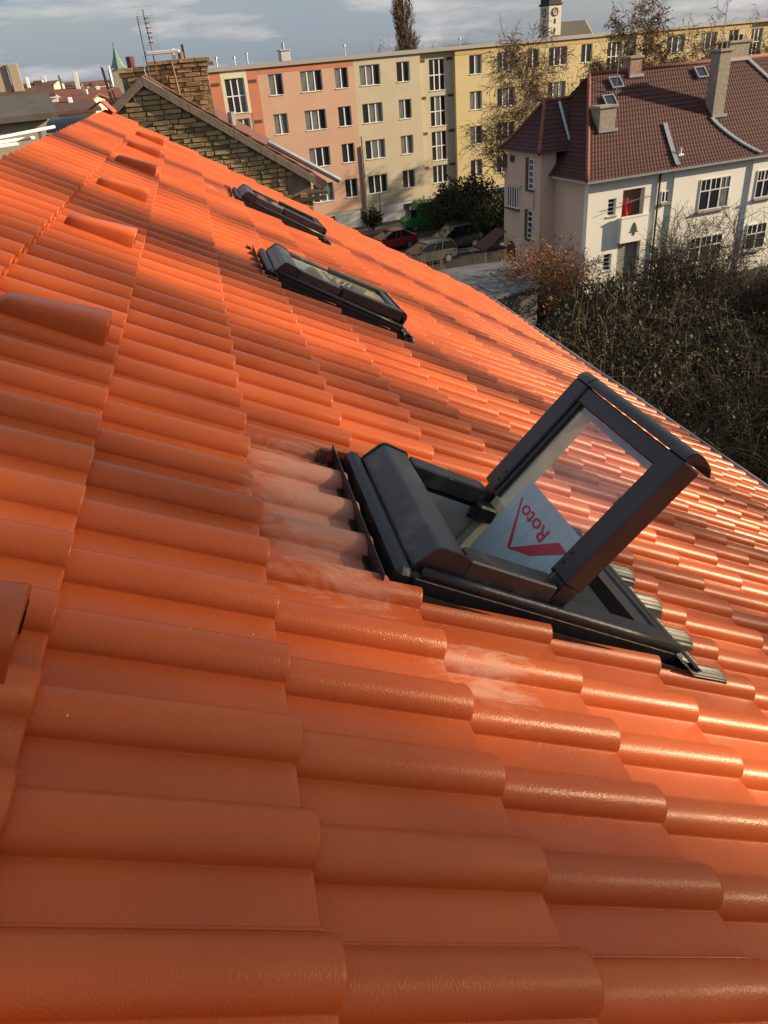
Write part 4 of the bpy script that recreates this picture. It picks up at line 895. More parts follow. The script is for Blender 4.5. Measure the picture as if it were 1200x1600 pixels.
for i, (px, pr_, pe_, D, wd) in enumerate(((60, 128, 134, 420, 14), (96, 129, 134, 520, 16), (138, 127, 132, 460, 15), (170, 126, 131, 380, 12))):
    town_house('distant_house', ('tiny distant red-roofed house left of the silver turret tip', 'tiny distant red-roofed house behind the thin white chimneys', 'tiny distant red-roofed house past the thin green spire', 'tiny distant red-roofed house below the leaning dish mast')[i].replace('left of', 'beyond'), px, pr_, pe_, D, wd, 12, radians(10*i-15), M_CWALL, M_RROOF, (), False)['group'] = 'distant houses before the hills'
tw = thing('turret', 'cream turret with a silver pointed sheet-metal roof', 'turret', (at(73, 155, 80).x, at(73, 155, 80).y, 0), (0, 0, radians(20)))
ze = at(73, 153, 80).z; za = at(72, 133, 80).z
q = MB(); q.bbox(-0.8, 0.8, -0.8, 0.8, 0, ze, 0.05); q.build('shaft', M_CWALL, tw)
q = MB(); q.grid([[(r*cos(2*pi*k/8+pi/8), r*sin(2*pi*k/8+pi/8), z) for k in range(9)] for r, z in ((1.25, ze-0.05), (0.95, ze+0.15), (0.45, ze+(za-ze)*0.55), (0.08, za))]); q.build('pointed_roof', M_SILV, tw)
q = MB(); q.tube([(0, 0, za), (0, 0, za+0.7)], 0.05, 5); q.add([(0.12*cos(t), 0.12*sin(t), za+0.25) for t in (0, 2.1, 4.2)]+[(0, 0, za+0.5), (0, 0, za)], [(0, 1, 3), (1, 2, 3), (2, 0, 3), (1, 0, 4), (2, 1, 4), (0, 2, 4)]); q.build('finial', M_SILV, tw)
for sx in (-0.55, 0, 0.55): q = MB(); q.box(sx-0.16, sx+0.16, -0.84, -0.80, ze-1.3, ze-0.5); q.build('louvre', M_GROOF, tw)
def spire(name, label, px, py0, py1, D, r, body):
    p0 = at(px, py1, D); za = at(px, py0, D).z; o = thing(name, label, 'spire', (p0.x, p0.y, 0))
    q = MB(); q.box(-r*0.9, r*0.9, -r*0.9, r*0.9, 0, p0.z); q.build('tower', body, o)
    q = MB(); q.grid([[(rr*cos(2*pi*k/8), rr*sin(2*pi*k/8), z) for k in range(9)] for rr, z in ((r*1.15, p0.z-0.2), (r*0.75, p0.z+(za-p0.z)*0.15), (r*0.35, p0.z+(za-p0.z)*0.5), (0.05, za))]); q.build('pointed_roof', M_GREEN, o)
    q = MB(); q.tube([(0, 0, za), (0, 0, za+(za-p0.z)*0.12)], 0.08, 5); q.build('finial', M_STEEL, o)
spire('church_spire', 'tall green copper church spire behind the brick stack', 185, 70, 106, 150, 1.25, M_CWALL)
spire('small_spire', 'thin green spire among the far red roofs', 130, 127, 143, 240, 1.0, M_CWALL)
br = thing('barrel_roof', 'dark grey rounded sheet roof just beyond the ridge', 'roof', at(120, 192, 20), (0, 0, radians(-30)))
q = MB(); q.grid([[(x, 0.34*cos(t), 0.28*sin(t)-0.15) for t in [radians(k) for k in range(0, 181, 15)]] for x in (-0.6, 0.6)]); q.prism([(-0.6, 0.34*cos(radians(k)), 0.28*sin(radians(k))-0.15) for k in range(0, 181, 15)], (0.01, 0, 0)); q.prism([(0.6, 0.34*cos(radians(k)), 0.28*sin(radians(k))-0.15) for k in range(0, 181, 15)], (0.01, 0, 0)); q.build('sheet', mat('dark_sheet', (0.085, 0.09, 0.095), 0.45), br, False)
q = MB(); q.box(-0.58, 0.58, -0.42, 0.42, -9.6, -0.17); q.build('wall', M_BEIGE, br)

# clock tower and church behind the apartments
cb = at(859, 60, 260); ct = thing('clock_tower', 'white clock tower with dark belfry rising behind the apartments', 'tower', (cb.x, cb.y, 0), (0, 0, radians(-24+36)))
hw = 2.15; zb_ = at(858, 9, 260).z
q = MB(); q.bbox(-hw, hw, -hw, hw, 0, zb_, 0.1); q.build('shaft', facade_mat('tower_white', (0.70, 0.66, 0.52), (0.64, 0.60, 0.48)), ct)
q = MB(); q.bbox(-hw-0.3, hw+0.3, -hw-0.3, hw+0.3, zb_, zb_+0.5, 0.1); q.box(-hw+0.1, hw-0.1, -hw+0.1, hw-0.1, zb_+0.5, zb_+6.5)
q.grid([[(rr*x, rr*y, z) for x, y in ((-1, -1), (1, -1), (1, 1), (-1, 1), (-1, -1))] for rr, z in ((hw+0.2, zb_+6.4), (hw*0.5, zb_+10), (0.1, zb_+14))]); q.build('belfry', mat('belfry_dark', (0.045, 0.035, 0.03), 0.8), ct)
for rot in (0, -pi/2):
    e = link('clock_face', None, ct, rot=(0, 0, rot)); zc = at(858, 19.5, 260).z
    q = MB(); q.tube([(0, -hw-0.02, zc), (0, -hw-0.12, zc)], 0.95, 20); q.build('dial', mat('dial', (0.50, 0.42, 0.26), 0.7) if 'dial' not in bpy.data.materials else bpy.data.materials['dial'], e)
    q = MB(); pts = [(0.95*cos(2*pi*k/20), -hw-0.13, zc+0.95*sin(2*pi*k/20)) for k in range(21)]; q.tube(pts, 0.12, 5); q.build('dial_ring', M_BROWN, e)
    q = MB(); q.tube([(0, -hw-0.16, zc), (0.1, -hw-0.16, zc+0.7)], 0.06, 4); q.tube([(0, -hw-0.16, zc), (-0.4, -hw-0.16, zc-0.2)], 0.07, 4); q.build('hands', M_BROWN, e)
    for yy in (34, 49): zz = at(858, yy, 260).z; q = MB(); q.box(-0.28, 0.28, -hw-0.05, -hw, zz-0.6, zz+0.6); q.build('slit_window', M_WGL, e)
chb = at(900, 60, 262); ch = thing('church_nave', 'dark-roofed church nave beside the white clock tower', 'church', (chb.x, chb.y, 0), (0, 0, radians(12)))
zr_ = at(915, 31, 262).z; ze = at(900, 56, 262).z
q = MB(); q.prism([(6, 0, ze-0.1), (6, 8, ze-0.1), (6, 4, zr_)], (0.4, 0, 0)); q.box(-7, 6.4, 0.2, 7.8, 0, ze-0.1); q.build('wall', M_SAND, ch)
q = MB(); q.prism([(-8, -0.4, ze-0.4), (-8, 4, zr_+0.1), (-8, 8.4, ze-0.4)], (14.0, 0, 0)); q.build('roof', M_GROOF, ch)

# ---------------------------------------------------------------- vegetation
M_BARK = mat('bark_brown', (0.075, 0.055, 0.040), 0.95, c2=(0.12, 0.095, 0.07), scale=12)
M_BIRCH = mat('birch_bark', (0.42, 0.38, 0.33), 0.85, c2=(0.07, 0.055, 0.045), scale=7, lo=0.45, hi=0.62)
M_TWIG = mat('twigs_warm', (0.13, 0.080, 0.045), 0.95, c2=(0.18, 0.12, 0.07), scale=1.5)
M_TWIGO = mat('twigs_olive', (0.055, 0.044, 0.024), 0.95, c2=(0.115, 0.085, 0.048), scale=1.2)
def leafmat(name, c, c2):
    m = mat(name, c, 0.7, c2=c2, scale=1.3, detail=5, coord='Object'); b = m.node_tree.nodes['Principled BSDF']; b.inputs['Specular IOR Level'].default_value = 0.25; return m
M_LFO = leafmat('leaves_olive', (0.026, 0.030, 0.009), (0.060, 0.054, 0.018))
M_LFD = leafmat('leaves_dark', (0.016, 0.024, 0.009), (0.040, 0.045, 0.015))
M_LFR = leafmat('leaves_rust', (0.26, 0.070, 0.018), (0.36, 0.13, 0.03))
M_LFY = leafmat('leaves_ochre', (0.26, 0.14, 0.035), (0.18, 0.085, 0.03))
def rv(r, k=1.0): return Vector((r.gauss(0, 1), r.gauss(0, 1), r.gauss(0, 1)))*k
def leaf(mb, r, p, s):
    a = rv(r).normalized(); b = a.cross(rv(r)).normalized()
    mb.add([p-a*s*0.5, p+b*s*0.36, p+a*s*0.6, p-b*s*0.36], [(0, 1, 2, 3)])
def grow(tr, tw, lf, r, p, d, L, rad, lvl, maxl, pr):
    n = max(3, int(4+L*1.2)) if lvl < 2 else 4
    pts = [p.copy()]; dirs = [d.copy()]; q = p.copy(); dd = d.copy()
    for i in range(n):
        dd = (dd + rv(r, pr['wob']) + Vector((0, 0, pr['trop'][min(lvl, len(pr['trop'])-1)]))).normalized()
        q = q + dd*(L/n); pts.append(q.copy()); dirs.append(dd.copy())
    rr = [max(pr['rmin'], rad*(1-0.8*i/n)) for i in range(n+1)]
    (tr if lvl < pr['tl'] else tw).tube(pts, rr, 7 if lvl == 0 else (5 if lvl == 1 else 3), cap=False)
    if lvl < maxl:
        nc = pr['nc'][min(lvl, len(pr['nc'])-1)]; nc = max(1, int(nc*r.uniform(0.8, 1.2)))
        for c in range(nc):
            f = pr['start'][min(lvl, len(pr['start'])-1)]; t = f+(1-f)*(c+r.random())/nc
            i = min(n-1, int(t*n)); b = pts[i].lerp(pts[i+1], t*n-i)
            az_ = r.uniform(0, 2*pi); ax = dirs[i].cross(Vector((0.2, 0.3, 0.9))); ax = ax.normalized() if ax.length > 0.05 else Vector((1, 0, 0))
            ax = Matrix.Rotation(az_, 3, dirs[i]) @ ax
            ang = radians(r.uniform(*pr['ang'])); cdir = Matrix.Rotation(ang, 3, ax) @ dirs[i]
            cl = L*pr['ratio'][min(lvl, len(pr['ratio'])-1)]*r.uniform(0.65, 1.15)*(1.15-0.55*t if lvl == 0 else 1)
            grow(tr, tw, lf, r, b, cdir, cl, max(pr['rmin'], rad*(1-0.8*t)*0.55), lvl+1, maxl, pr)
    if lvl >= maxl-1 and lf is not None:
        for k in range(pr['leaves']):
            if r.random() < pr['lp']: leaf(lf, r, pts[r.randrange(1, n+1)]+rv(r, 0.05), pr['ls']*r.uniform(0.6, 1.3))
BIRCH = dict(wob=0.10, trop=(0.10, 0.03, -0.06, -0.16), nc=(28, 12, 11), start=(0.28, 0.25, 0.15), ratio=(0.36, 0.50, 0.55), ang=(28, 62), rmin=0.016, tl=2, leaves=2, lp=0.25, ls=0.16)
BARE = dict(wob=0.16, trop=(0.02, 0.04, 0.03, 0.02), nc=(9, 7, 6, 5), start=(0.35, 0.3, 0.2, 0.2), ratio=(0.62, 0.55, 0.5, 0.5), ang=(25, 60), rmin=0.006, tl=2, leaves=0, lp=0, ls=0.1)
POPL = dict(wob=0.05, trop=(0.25, 0.20, 0.16, 0.1), nc=(110, 9, 6), start=(0.10, 0.2, 0.2), ratio=(0.28, 0.42, 0.5), ang=(20, 42), rmin=0.035, tl=1, leaves=0, lp=0, ls=0.1)
def tree(name, label, x, y, H, rad, pr, maxl, seed, barkm, twigm, leafm=None, group=None, lean=0.03):
    r = random.Random(seed); tr, tw = MB(), MB(); lf = MB() if leafm else None
    grow(tr, tw, lf, r, Vector((0, 0, -0.1)), Vector((lean*r.uniform(-1, 1), lean*r.uniform(-1, 1), 1)).normalized(), H, rad, 0, maxl, pr)
    zmax = max(v[2] for v in (tw.v or tr.v)); k = H/zmax
    for m_ in (tr, tw, lf):
        if m_: m_.v = [(a*k, b*k, c*k) for a, b, c in m_.v]
    o = thing(name, label, 'tree', (x, y, 0), group=group)
    tr.build('trunk', barkm, o, True); cr = tw.build('crown', twigm, o)
    if lf and lf.f: lf.build('leaves', leafm, o, kind='stuff')
    return o
def xy(px, py, D): p = at(px, py, D); return p.x, p.y
def topz(px, py, D): return at(px, py, D).z
x, y = xy(803, 200, 62); tree('birch_tree', 'drooping birch behind the villa tower, before the yellow wall', x, y, topz(795, 18, 62), 0.17, BIRCH, 3, 21, M_BIRCH, M_TWIG, M_LFY)
x, y = xy(962, 100, 66); B2 = dict(BIRCH); B2.update(lp=0.5, leaves=5); tree('birch_tree', 'birch with orange leaves left, rising over the villa ridge', x, y, topz(955, -18, 66), 0.18, B2, 3, 8, M_BIRCH, M_TWIG, M_LFY)
x, y = xy(1192, 60, 70); tree('birch_tree', 'birch beyond the tall villa chimneys and their aerial', x, y, topz(1180, -25, 70), 0.18, BIRCH, 3, 33, M_BIRCH, M_TWIG, M_LFY)
x, y = xy(885, 120, 64); tree('slim_tree', 'slim bare tree between the two birches', x, y, topz(880, 70, 64), 0.09, dict(BIRCH, nc=(9, 5, 4)), 3, 14, M_BIRCH, M_TWIG)
x, y = xy(1035, 60, 72); tree('slim_tree', 'pale bare tree standing next to the orange-leaved birch', x, y, topz(1030, -8, 72), 0.12, dict(BIRCH, nc=(12, 6, 5)), 3, 15, M_BIRCH, M_TWIG)
x, y = xy(1120, 60, 72); tree('slim_tree', 'thin bare tree before the far yellow windows', x, y, topz(1115, 12, 72), 0.09, dict(BIRCH, nc=(8, 4, 4)), 3, 16, M_BIRCH, M_TWIG)
x, y = xy(638, 60, 118); tree('poplar_tree', 'tall narrow bare poplar behind the apartment roof', x, y, topz(632, -30, 118), 0.35, POPL, 3, 4, M_BARK, M_TWIG, lean=0.0)
for i, (px, py, D, sd) in enumerate(((611, 48, 112, 41), (660, 44, 112, 42), (716, 52, 108, 43), (742, 56, 108, 44), (688, 58, 110, 45))):
    x, y = xy(px, 70, D); tree('bare_tree', ('bare tree top left of the poplar', 'bare tree top right of the poplar', 'reddish bare tree top behind the sand-coloured roof', 'low bare tree top before the birch crown', 'faint bare tree top over the roof edge')[i].replace('left of', 'hugging').replace('right of', 'close behind'), x, y, topz(px, py, D), 0.2, dict(BARE, rmin=0.02), 3, sd, M_BARK, M_TWIG)
for i, (x, y, H, sd) in enumerate(((31.5, 60.5, 12.5, 81), (36.5, 63.0, 13.5, 82), (42.0, 65.0, 14.0, 83), (35.5, 57.0, 11.5, 84))):
    tree('street_tree', ('bare street tree hidden behind the villa, by its red chimney', 'bare street tree behind the tall villa chimney', 'bare street tree behind the villa end', 'small bare street tree close behind the villa')[i], x, y, H, 0.16, dict(BIRCH, nc=(26, 12, 10), rmin=0.022, lp=0.5), 3, sd, M_BARK, M_TWIG, M_LFY)
# shrubs of the garden: a few kinds, each plant an individual
def shrub_mesh(seed, H, R, stems, leaves, ls, arch=0.5, tw_n=7):
    r = random.Random(seed); st = MB(); lf = MB()
    for s in range(stems):
        a = r.uniform(0, 2*pi); out_ = R*sqrt(r.random())*1.0; h = H*r.uniform(0.55, 1.0)*(1-0.25*(out_/R)**2)
        b = Vector((cos(a)*R*0.12*r.random(), sin(a)*R*0.12*r.random(), 0)); e = Vector((cos(a)*out_, sin(a)*out_, h)); pts = []
        for k in range(8):
            t = k/7; p = b.lerp(e, t); p.z = h*(t**(1-arch*0.5))*(1 if t < 0.8 else 1-arch*0.35*((t-0.8)/0.2)**1.5); p += rv(r, 0.045*H*0.25); pts.append(p)
        st.tube(pts, [0.022*(1-0.8*k/7)+0.004 for k in range(8)], 3, cap=False)
        for q in range(tw_n):
            t = r.uniform(0.25, 1.0); i = min(6, int(t*7)); p = pts[i].lerp(pts[i+1], t*7-i); d = (pts[i+1]-pts[i]).normalized()
            d = (d*0.7+rv(r, 0.55)).normalized(); L0 = H*r.uniform(0.08, 0.24); tp = [p]
            for k in range(3): d = (d+rv(r, 0.22)+Vector((0, 0, -0.10*arch))).normalized(); tp.append(tp[-1]+d*L0/3)
            st.tube(tp, [0.008, 0.006, 0.005, 0.003], 3, cap=False)
            for k in range(leaves):
                leaf(lf, r, tp[r.randrange(1, 4)]+rv(r, 0.06), ls*r.uniform(0.6, 1.4))
    return st, lf
SH = []
for i, (sd, H, R, stems, lv, ls, arch, tn) in enumerate(((1, 4.5, 2.1, 95, 3, 0.085, 0.9, 13), (2, 4.2, 2.3, 95, 5, 0.08, 0.6, 13), (3, 5.0, 1.8, 80, 1, 0.08, 0.4, 15), (4, 4.0, 2.4, 100, 4, 0.075, 1.0, 12))):
    st, lf = shrub_mesh(sd, H, R, stems, lv, ls, arch, tn); SH.append((st.mesh('stems', M_TWIGO), lf.mesh('foliage', M_LFO if i != 1 else M_LFD), H))
random.seed(77)
kinds = ('arching shrub with sparse olive leaves', 'dense leafy shrub', 'upright bare shrub', 'wide spreading shrub')
where = {36.0: 'near the white villa wall', 30.0: 'in the middle of the garden thicket', 24.0: 'in the shaded garden thicket', 18.5: 'below the zinc gutter'}
for D, azs, sc_ in ((36.0, range(27, 56, 2), 1.18), (30.0, range(25, 58, 3), 1.12), (24.0, range(26, 62, 3), 1.1), (18.5, range(30, 66, 4), 1.0)):
    for a in azs:
        a2 = radians(a+random.uniform(-1, 1)); d2 = D+random.uniform(-1.8, 1.8); k = random.randrange(4)
        stm, lfm, H = SH[k]; s_ = sc_*random.choice((0.7, 0.85, 1.0, 1.1, 1.35))
        o = thing('garden_shrub', '%s %s' % (kinds[k], where[D]), 'shrub', (d2*sin(a2), d2*cos(a2), 0), (0, 0, random.uniform(0, 6.28)), 'garden thicket shrubs'); o.scale = (s_, s_, s_*random.uniform(0.9, 1.1))
        link('stems', stm, o); link('foliage', lfm, o, kind='stuff')
# taller bare trees in front of the villa
for i, (px, py, D, sd, tp_) in enumerate(((1015, 340, 35, 51, 325), (1105, 330, 34, 52, 310), (1185, 330, 33, 53, 285), (950, 400, 37, 54, 385), (1060, 400, 36, 55, 335), (1150, 400, 35, 56, 325))):
    x, y = xy(px, 500, D); tree('bare_tree', ('thin bare tree before the villa balcony', 'spreading bare tree before the white villa wall', 'tall bare tree before the villa end windows', 'small bare tree at the white villa corner', 'slender bare tree before the villa downpipe', 'forked bare tree before the wide villa window')[i], x, y, max(3.0, topz(px, tp_, D)), 0.10, dict(BARE, nc=(14, 10, 10), rmin=0.010), 3, sd, M_BARK, M_TWIGO)
for i, (D, a, H) in enumerate(((22, 38, 5.2), (25, 33, 5.6), (27, 44, 6.2), (29, 29, 5.0), (31, 37, 6.4), (20, 47, 5.6), (33, 42, 6.6), (26, 50, 6.0))):
    tree('bare_tree', ('bare sapling standing deep in the shaded thicket', 'crooked bare tree rising from leafy shrubs', 'broad bare tree at the end of the thicket', 'thin bare tree near the stone garden wall', 'tall bare tree in the thicket before the villa', 'bare tree close below the zinc gutter', 'wide bare tree between thicket and villa', 'bare tree at the far side of the garden')[i], D*sin(radians(a)), D*cos(radians(a)), H, 0.09, dict(BARE, nc=(9, 8, 7), rmin=0.007, wob=0.2), 3, 200+i, M_BARK, M_TWIGO, lean=0.15)
# rust-coloured beech at the villa corner
st, lf = shrub_mesh(9, 4.9, 2.5, 130, 4, 0.11, 0.35, 11); p = onz(852, 512); o = thing('beech_shrub', 'rust-red beech bush before the pink villa corner', 'shrub', (p.x, p.y, 0)); st.build('stems', M_TWIG, o); lf.build('foliage', M_LFR, o, kind='stuff')
# evergreen bushes by the street
for i, (px, py, D, H, R, mm) in enumerate(((705, 352, 63, 4.4, 2.6, M_LFD), (752, 352, 62, 4.6, 2.7, M_LFO), (730, 350, 66, 5.0, 2.6, M_LFD), (775, 340, 58, 4.2, 1.6, M_LFD), (583, 352, 69, 2.0, 0.9, M_LFO))):
    x, y = xy(px, py, D); st, lf = shrub_mesh(60+i, H, R, 80 if i < 4 else 30, 7, 0.16, 0.5, 12)
    o = thing('evergreen_bush', ('dark evergreen bush beside the green van', 'olive evergreen bush above the dark parked car', 'tall evergreen bush before the apartment entrance', 'evergreen bush against the pink villa tower', 'small round bush by the apartment plinth')[i], 'bush', (x, y, 0)); st.build('stems', M_BARK, o); lf.build('foliage', mm, o, kind='stuff')
# dry stalks on the street bank
for i, (px, py, D, n, H) in enumerate(((590, 385, 44, 10, 3.4), (612, 395, 42, 12, 3.8), (645, 420, 41, 30, 4.2), (668, 425, 41, 36, 4.0), (690, 430, 42, 24, 3.6))):
    r = random.Random(i+90); x, y = xy(px, py, D); q = MB()
    for k in range(n):
        b = Vector((r.gauss(0, 0.45), r.gauss(0, 0.45), 0)); t = b+Vector((r.gauss(0, 0.35), r.gauss(0, 0.35), H*r.uniform(0.7, 1.0))); q.tube([b, b.lerp(t, 0.5)+rv(r, 0.05), t], [0.020, 0.014, 0.006], 3, cap=False)
        for j in range(2): u_ = b.lerp(t, r.uniform(0.5, 0.95)); q.tube([u_, u_+rv(r, 0.15)+Vector((0, 0, 0.15))], [0.008, 0.004], 3, cap=False)
    q.build('dry_stalks', mat('straw', (0.24, 0.17, 0.10), 0.9) if 'straw' not in bpy.data.materials else bpy.data.materials['straw'], None, label=('thin dry stalks past the roof verge, near the bush', 'dry stalks before the red car', 'dense dry stalks before the silver car', 'tall dry stalks at the silver car tail', 'dry stalks between silver car and grey shed')[i], cat='dry plant', loc=(x, y, 0))

# ---------------------------------------------------------------- shed, fences, cars
z = 2.75; c4 = [onz(700, 420, z), onz(800, 404, z), onz(846, 446, z), onz(779, 463, z)]; c4[0] = c4[0]+(c4[0]-c4[1])*0.9; c4[3] = c4[3]+(c4[3]-c4[2])*1.0
M_SHED = mat('patched_felt', (0.15, 0.153, 0.16), 0.85, c2=(0.085, 0.087, 0.09), scale=0.9, detail=7)
sh = thing('garage_shed', 'low garage with patched grey flat roof below the villa', 'shed', (0, 0, 0))
q = MB(); q.prism([Vector((p.x, p.y, z-0.15)) for p in c4], (0, 0, 0.15)); q.build('flat_roof', M_SHED, sh)
cen = sum(c4, Vector())/4; q = MB(); q.prism([Vector((cen.x+(p.x-cen.x)*0.95, cen.y+(p.y-cen.y)*0.95, 0)) for p in c4], (0, 0, z-0.16)); q.build('wall', mat('shed_wall', (0.12, 0.11, 0.10), 0.9), sh)
for (a, b) in (((770, 425), (800, 447)), ((742, 432), (792, 417)), ((752, 446), (776, 458))):
    p0, p1 = onz(*a, z+0.004), onz(*b, z+0.004); d = (p1-p0).normalized(); s_ = d.cross(Vector((0, 0, 1)))*0.16; q = MB(); q.prism([p0+s_, p1+s_, p1-s_, p0-s_], (0, 0, 0.03)); q.build('roof_batten', M_SHED, sh)
def post_fence(name, label, pts, H, m, mesh=True):
    o = thing(name, label, 'fence', (0, 0, 0))
    for p in pts: q = MB(); q.tube([p, p+Vector((0, 0, H))], 0.035, 5); q.build('post', m, o)
    q = MB()
    for a, b in zip(pts[:-1], pts[1:]):
        for zz in (0.15, 0.5, 0.85, 0.98): q.tube([a+Vector((0, 0, H*zz)), b+Vector((0, 0, H*zz))], 0.010, 3)
        n = 16
        for k in range(1, n): p = a.lerp(b, k/n); q.tube([p, p+Vector((0, 0, H*0.98))], 0.005, 3)
    q.build('wire_mesh', m, o, kind='stuff'); return o
A0, A1 = onz(640, 432), onz(772, 418)
post_fence('wire_fence', 'light wire fence along the road behind the grey shed', [A0.lerp(A1, k/4) for k in range(5)], 1.5, M_STEEL)
p0, p1 = onz(800, 520), onz(1010, 512); q = MB(); d = (p1-p0).normalized(); n_ = d.cross(Vector((0, 0, 1)))*0.12
q.prism([p0+n_, p1+n_, p1-n_, p0-n_], (0, 0, 0.7)); q.build('garden_wall', mat('wall_stone', (0.20, 0.17, 0.12), 0.9, c2=(0.13, 0.11, 0.08), scale=3), None, label='low stone garden wall in front of the rust beech', cat='wall')

M_TYRE = mat('tyre', (0.015, 0.015, 0.016), 0.8); M_RIM = mat('rim', (0.30, 0.31, 0.32), 0.4, metal=0.7)
M_CARGL = mat('car_glass', (0.012, 0.014, 0.016), 0.06, spec=0.8); M_TAIL = mat('tail_lamp', (0.30, 0.02, 0.02), 0.3); M_HEAD = mat('head_lamp', (0.6, 0.6, 0.6), 0.2)
def car(name, label, cat, loc, heading, paint, L0=4.5, W=1.8, H=1.6, estate=True, van=False):
    o = thing(name, label, cat, loc, (0, 0, heading)); h = L0/2
    # sections along x (front = +x): half width, sill z, belt z
    if van: S_ = [(-h, 0.90, 0.45, 1.05), (-h+0.1, 0.98, 0.30, 1.1), (h-0.5, 0.98, 0.30, 1.1), (h-0.1, 0.92, 0.35, 1.0), (h, 0.8, 0.45, 0.85)]
    else: S_ = [(-h, 0.78, 0.48, 0.86), (-h+0.06, 0.90, 0.36, 0.96), (-h+0.5, 0.97, 0.26, 0.98), (-0.4, 1.0, 0.22, 0.95), (0.9, 1.0, 0.22, 0.93), (h-0.75, 0.97, 0.26, 0.86), (h-0.2, 0.90, 0.32, 0.74), (h, 0.72, 0.42, 0.60)]
    k = W/2; q = MB(); P = []
    for x, w_, zs, zb in S_:
        w_ *= k; P.append([(x, -w_*0.88, zs), (x, -w_, zs+0.12), (x, -w_, (zs+zb)/2+0.05), (x, -w_*0.95, zb), (x, 0, zb+0.03), (x, w_*0.95, zb), (x, w_, (zs+zb)/2+0.05), (x, w_, zs+0.12), (x, w_*0.88, zs), (x, -w_*0.88, zs)])
    q.grid(P); q.add(P[0][:-1], [tuple(range(9))]); q.add(P[-1][:-1], [tuple(range(9))[::-1]]); smooth_angle(q.build('body', paint, o), 40)
    if van: G = [(-h+0.02, -h+0.10), (h-1.25, h-0.45)]
    elif estate: G = [(-h+0.08, -h+0.40), (0.25, 1.35)]
    else: G = [(-h+0.35, -h+1.1), (0.15, 1.2)]
    (rb, rt), (ft, fb) = G; zb = 1.08 if van else 0.95
    q = MB(); wb, wt = k*0.94, k*(0.90 if van else 0.76)
    B = [(rb, -wb, zb), (fb, -wb, zb), (fb, wb, zb), (rb, wb, zb)]; T = [(rt, -wt, H-0.06), (ft, -wt, H-0.06), (ft, wt, H-0.06), (rt, wt, H-0.06)]
    q.add(B+T, [(0, 1, 5, 4), (1, 2, 6, 5), (2, 3, 7, 6), (3, 0, 4, 7), (4, 5, 6, 7)]); q.build('greenhouse', paint if van else M_CARGL, o)
    q = MB(); q.bbox(rt-0.04, ft+0.04, -wt-0.01, wt+0.01, H-0.07, H, 0.03); q.build('roof_panel', paint, o)
    if not van:
        for s in (-1, 1):
            for xb_, xt_ in ((rb, rt), (fb, ft), ((rb*0.62+fb*0.38), (rt*0.62+ft*0.38)), (rb*0.3+fb*0.7-0.35, rt*0.3+ft*0.7-0.1)):
                q = MB(); q.tube([(xb_, s*(wb+0.004), zb), (xt_, s*(wt+0.004), H-0.06)], 0.035, 4); q.build('pillar', paint, o)
            if estate: q = MB(); q.tube([(rt, s*wt*0.92, H+0.01), (rt+0.15, s*wt*0.92, H+0.06), (ft-0.2, s*wt*0.92, H+0.06), (ft, s*wt*0.92, H+0.01)], 0.018, 5); q.build('roof_rail', M_RIM, o)
    else:
        q = MB(); q.box(fb-0.55, fb-0.1, -wb-0.015, wb+0.015, zb+0.15, H-0.45); q.build('cab_glass', M_CARGL, o)
    for sx in (-h*0.60, h*0.62):
        for s in (-1, 1):
            e = link('wheel', None, o, loc=(sx, s*(k-0.10), 0.32)); q = MB(); q.tube([(0, -0.11, 0), (0, 0.11, 0)], 0.32, 18); q.build('tyre', M_TYRE, e); q = MB(); q.tube([(0, s*0.10, 0), (0, s*0.118, 0)], 0.20, 12); q.build('rim', M_RIM, e)
    for s in (-1, 1):
        q = MB(); q.bbox(-h-0.01, -h+0.14, s*k*0.66-0.11, s*k*0.66+0.11, 0.72, 1.0, 0.02); q.build('tail_lamp', M_TAIL, o)
        q = MB(); q.bbox(h-0.22, h-0.02, s*k*0.66-0.14, s*k*0.66+0.14, 0.58, 0.70, 0.02); q.build('headlight', M_HEAD, o)
        q = MB(); q.bbox(0.85, 1.0, s*(k+0.06)-0.09, s*(k+0.06)+0.09, 0.95, 1.08, 0.02); q.build('mirror', paint, o)
    return o
def paintm(n, c): return mat(n, c, 0.25, spec=0.6)
HD = TH_A+pi
p = onz(708, 388); car('parked_car', 'dark grey people carrier with roof rails parked by evergreen bushes', 'car', (p.x, p.y, 0.01), HD, paintm('paint_dark_grey', (0.045, 0.047, 0.05)), 4.6, 1.8, 1.68)
p = onz(668, 412); car('parked_car', 'silver-grey hatchback parked behind the dry stalks', 'car', (p.x, p.y, 0.01), HD, paintm('paint_silver', (0.075, 0.072, 0.070)), 4.2, 1.75, 1.5)
p = onz(612, 390); car('parked_car', 'red hatchback half hidden by the roof verge', 'car', (p.x, p.y, 0.01), HD, paintm('paint_red', (0.22, 0.025, 0.02)), 4.0, 1.7, 1.48, estate=False)
p = onz(668, 357); car('delivery_van', 'bright green panel van parked at the apartment plinth', 'van', (p.x, p.y, 0.01), TH_A+pi*0.93, paintm('paint_green', (0.015, 0.16, 0.03)), 4.4, 1.9, 2.25, van=True)
sg = onz(590, 356)
q = MB(); q.tube([(0, 0, 0), (0, 0, 2.6)], 0.05, 6); q.build('sign_post', mat('post_dark', (0.06, 0.05, 0.05), 0.7), None, label='dark slim post in front of the apartment plinth', cat='post', loc=(onz(596, 350).x, onz(596, 350).y, 0))
q = MB(); q.tube([(0, 0, 0), (0, 0, 7.5)], 0.07, 6); q.build('lamp_post', M_COP, None, label='tall slender pale post at the salmon and sand joint', cat='lamp post', loc=(onz(577, 362).x, onz(577, 362).y, 0))
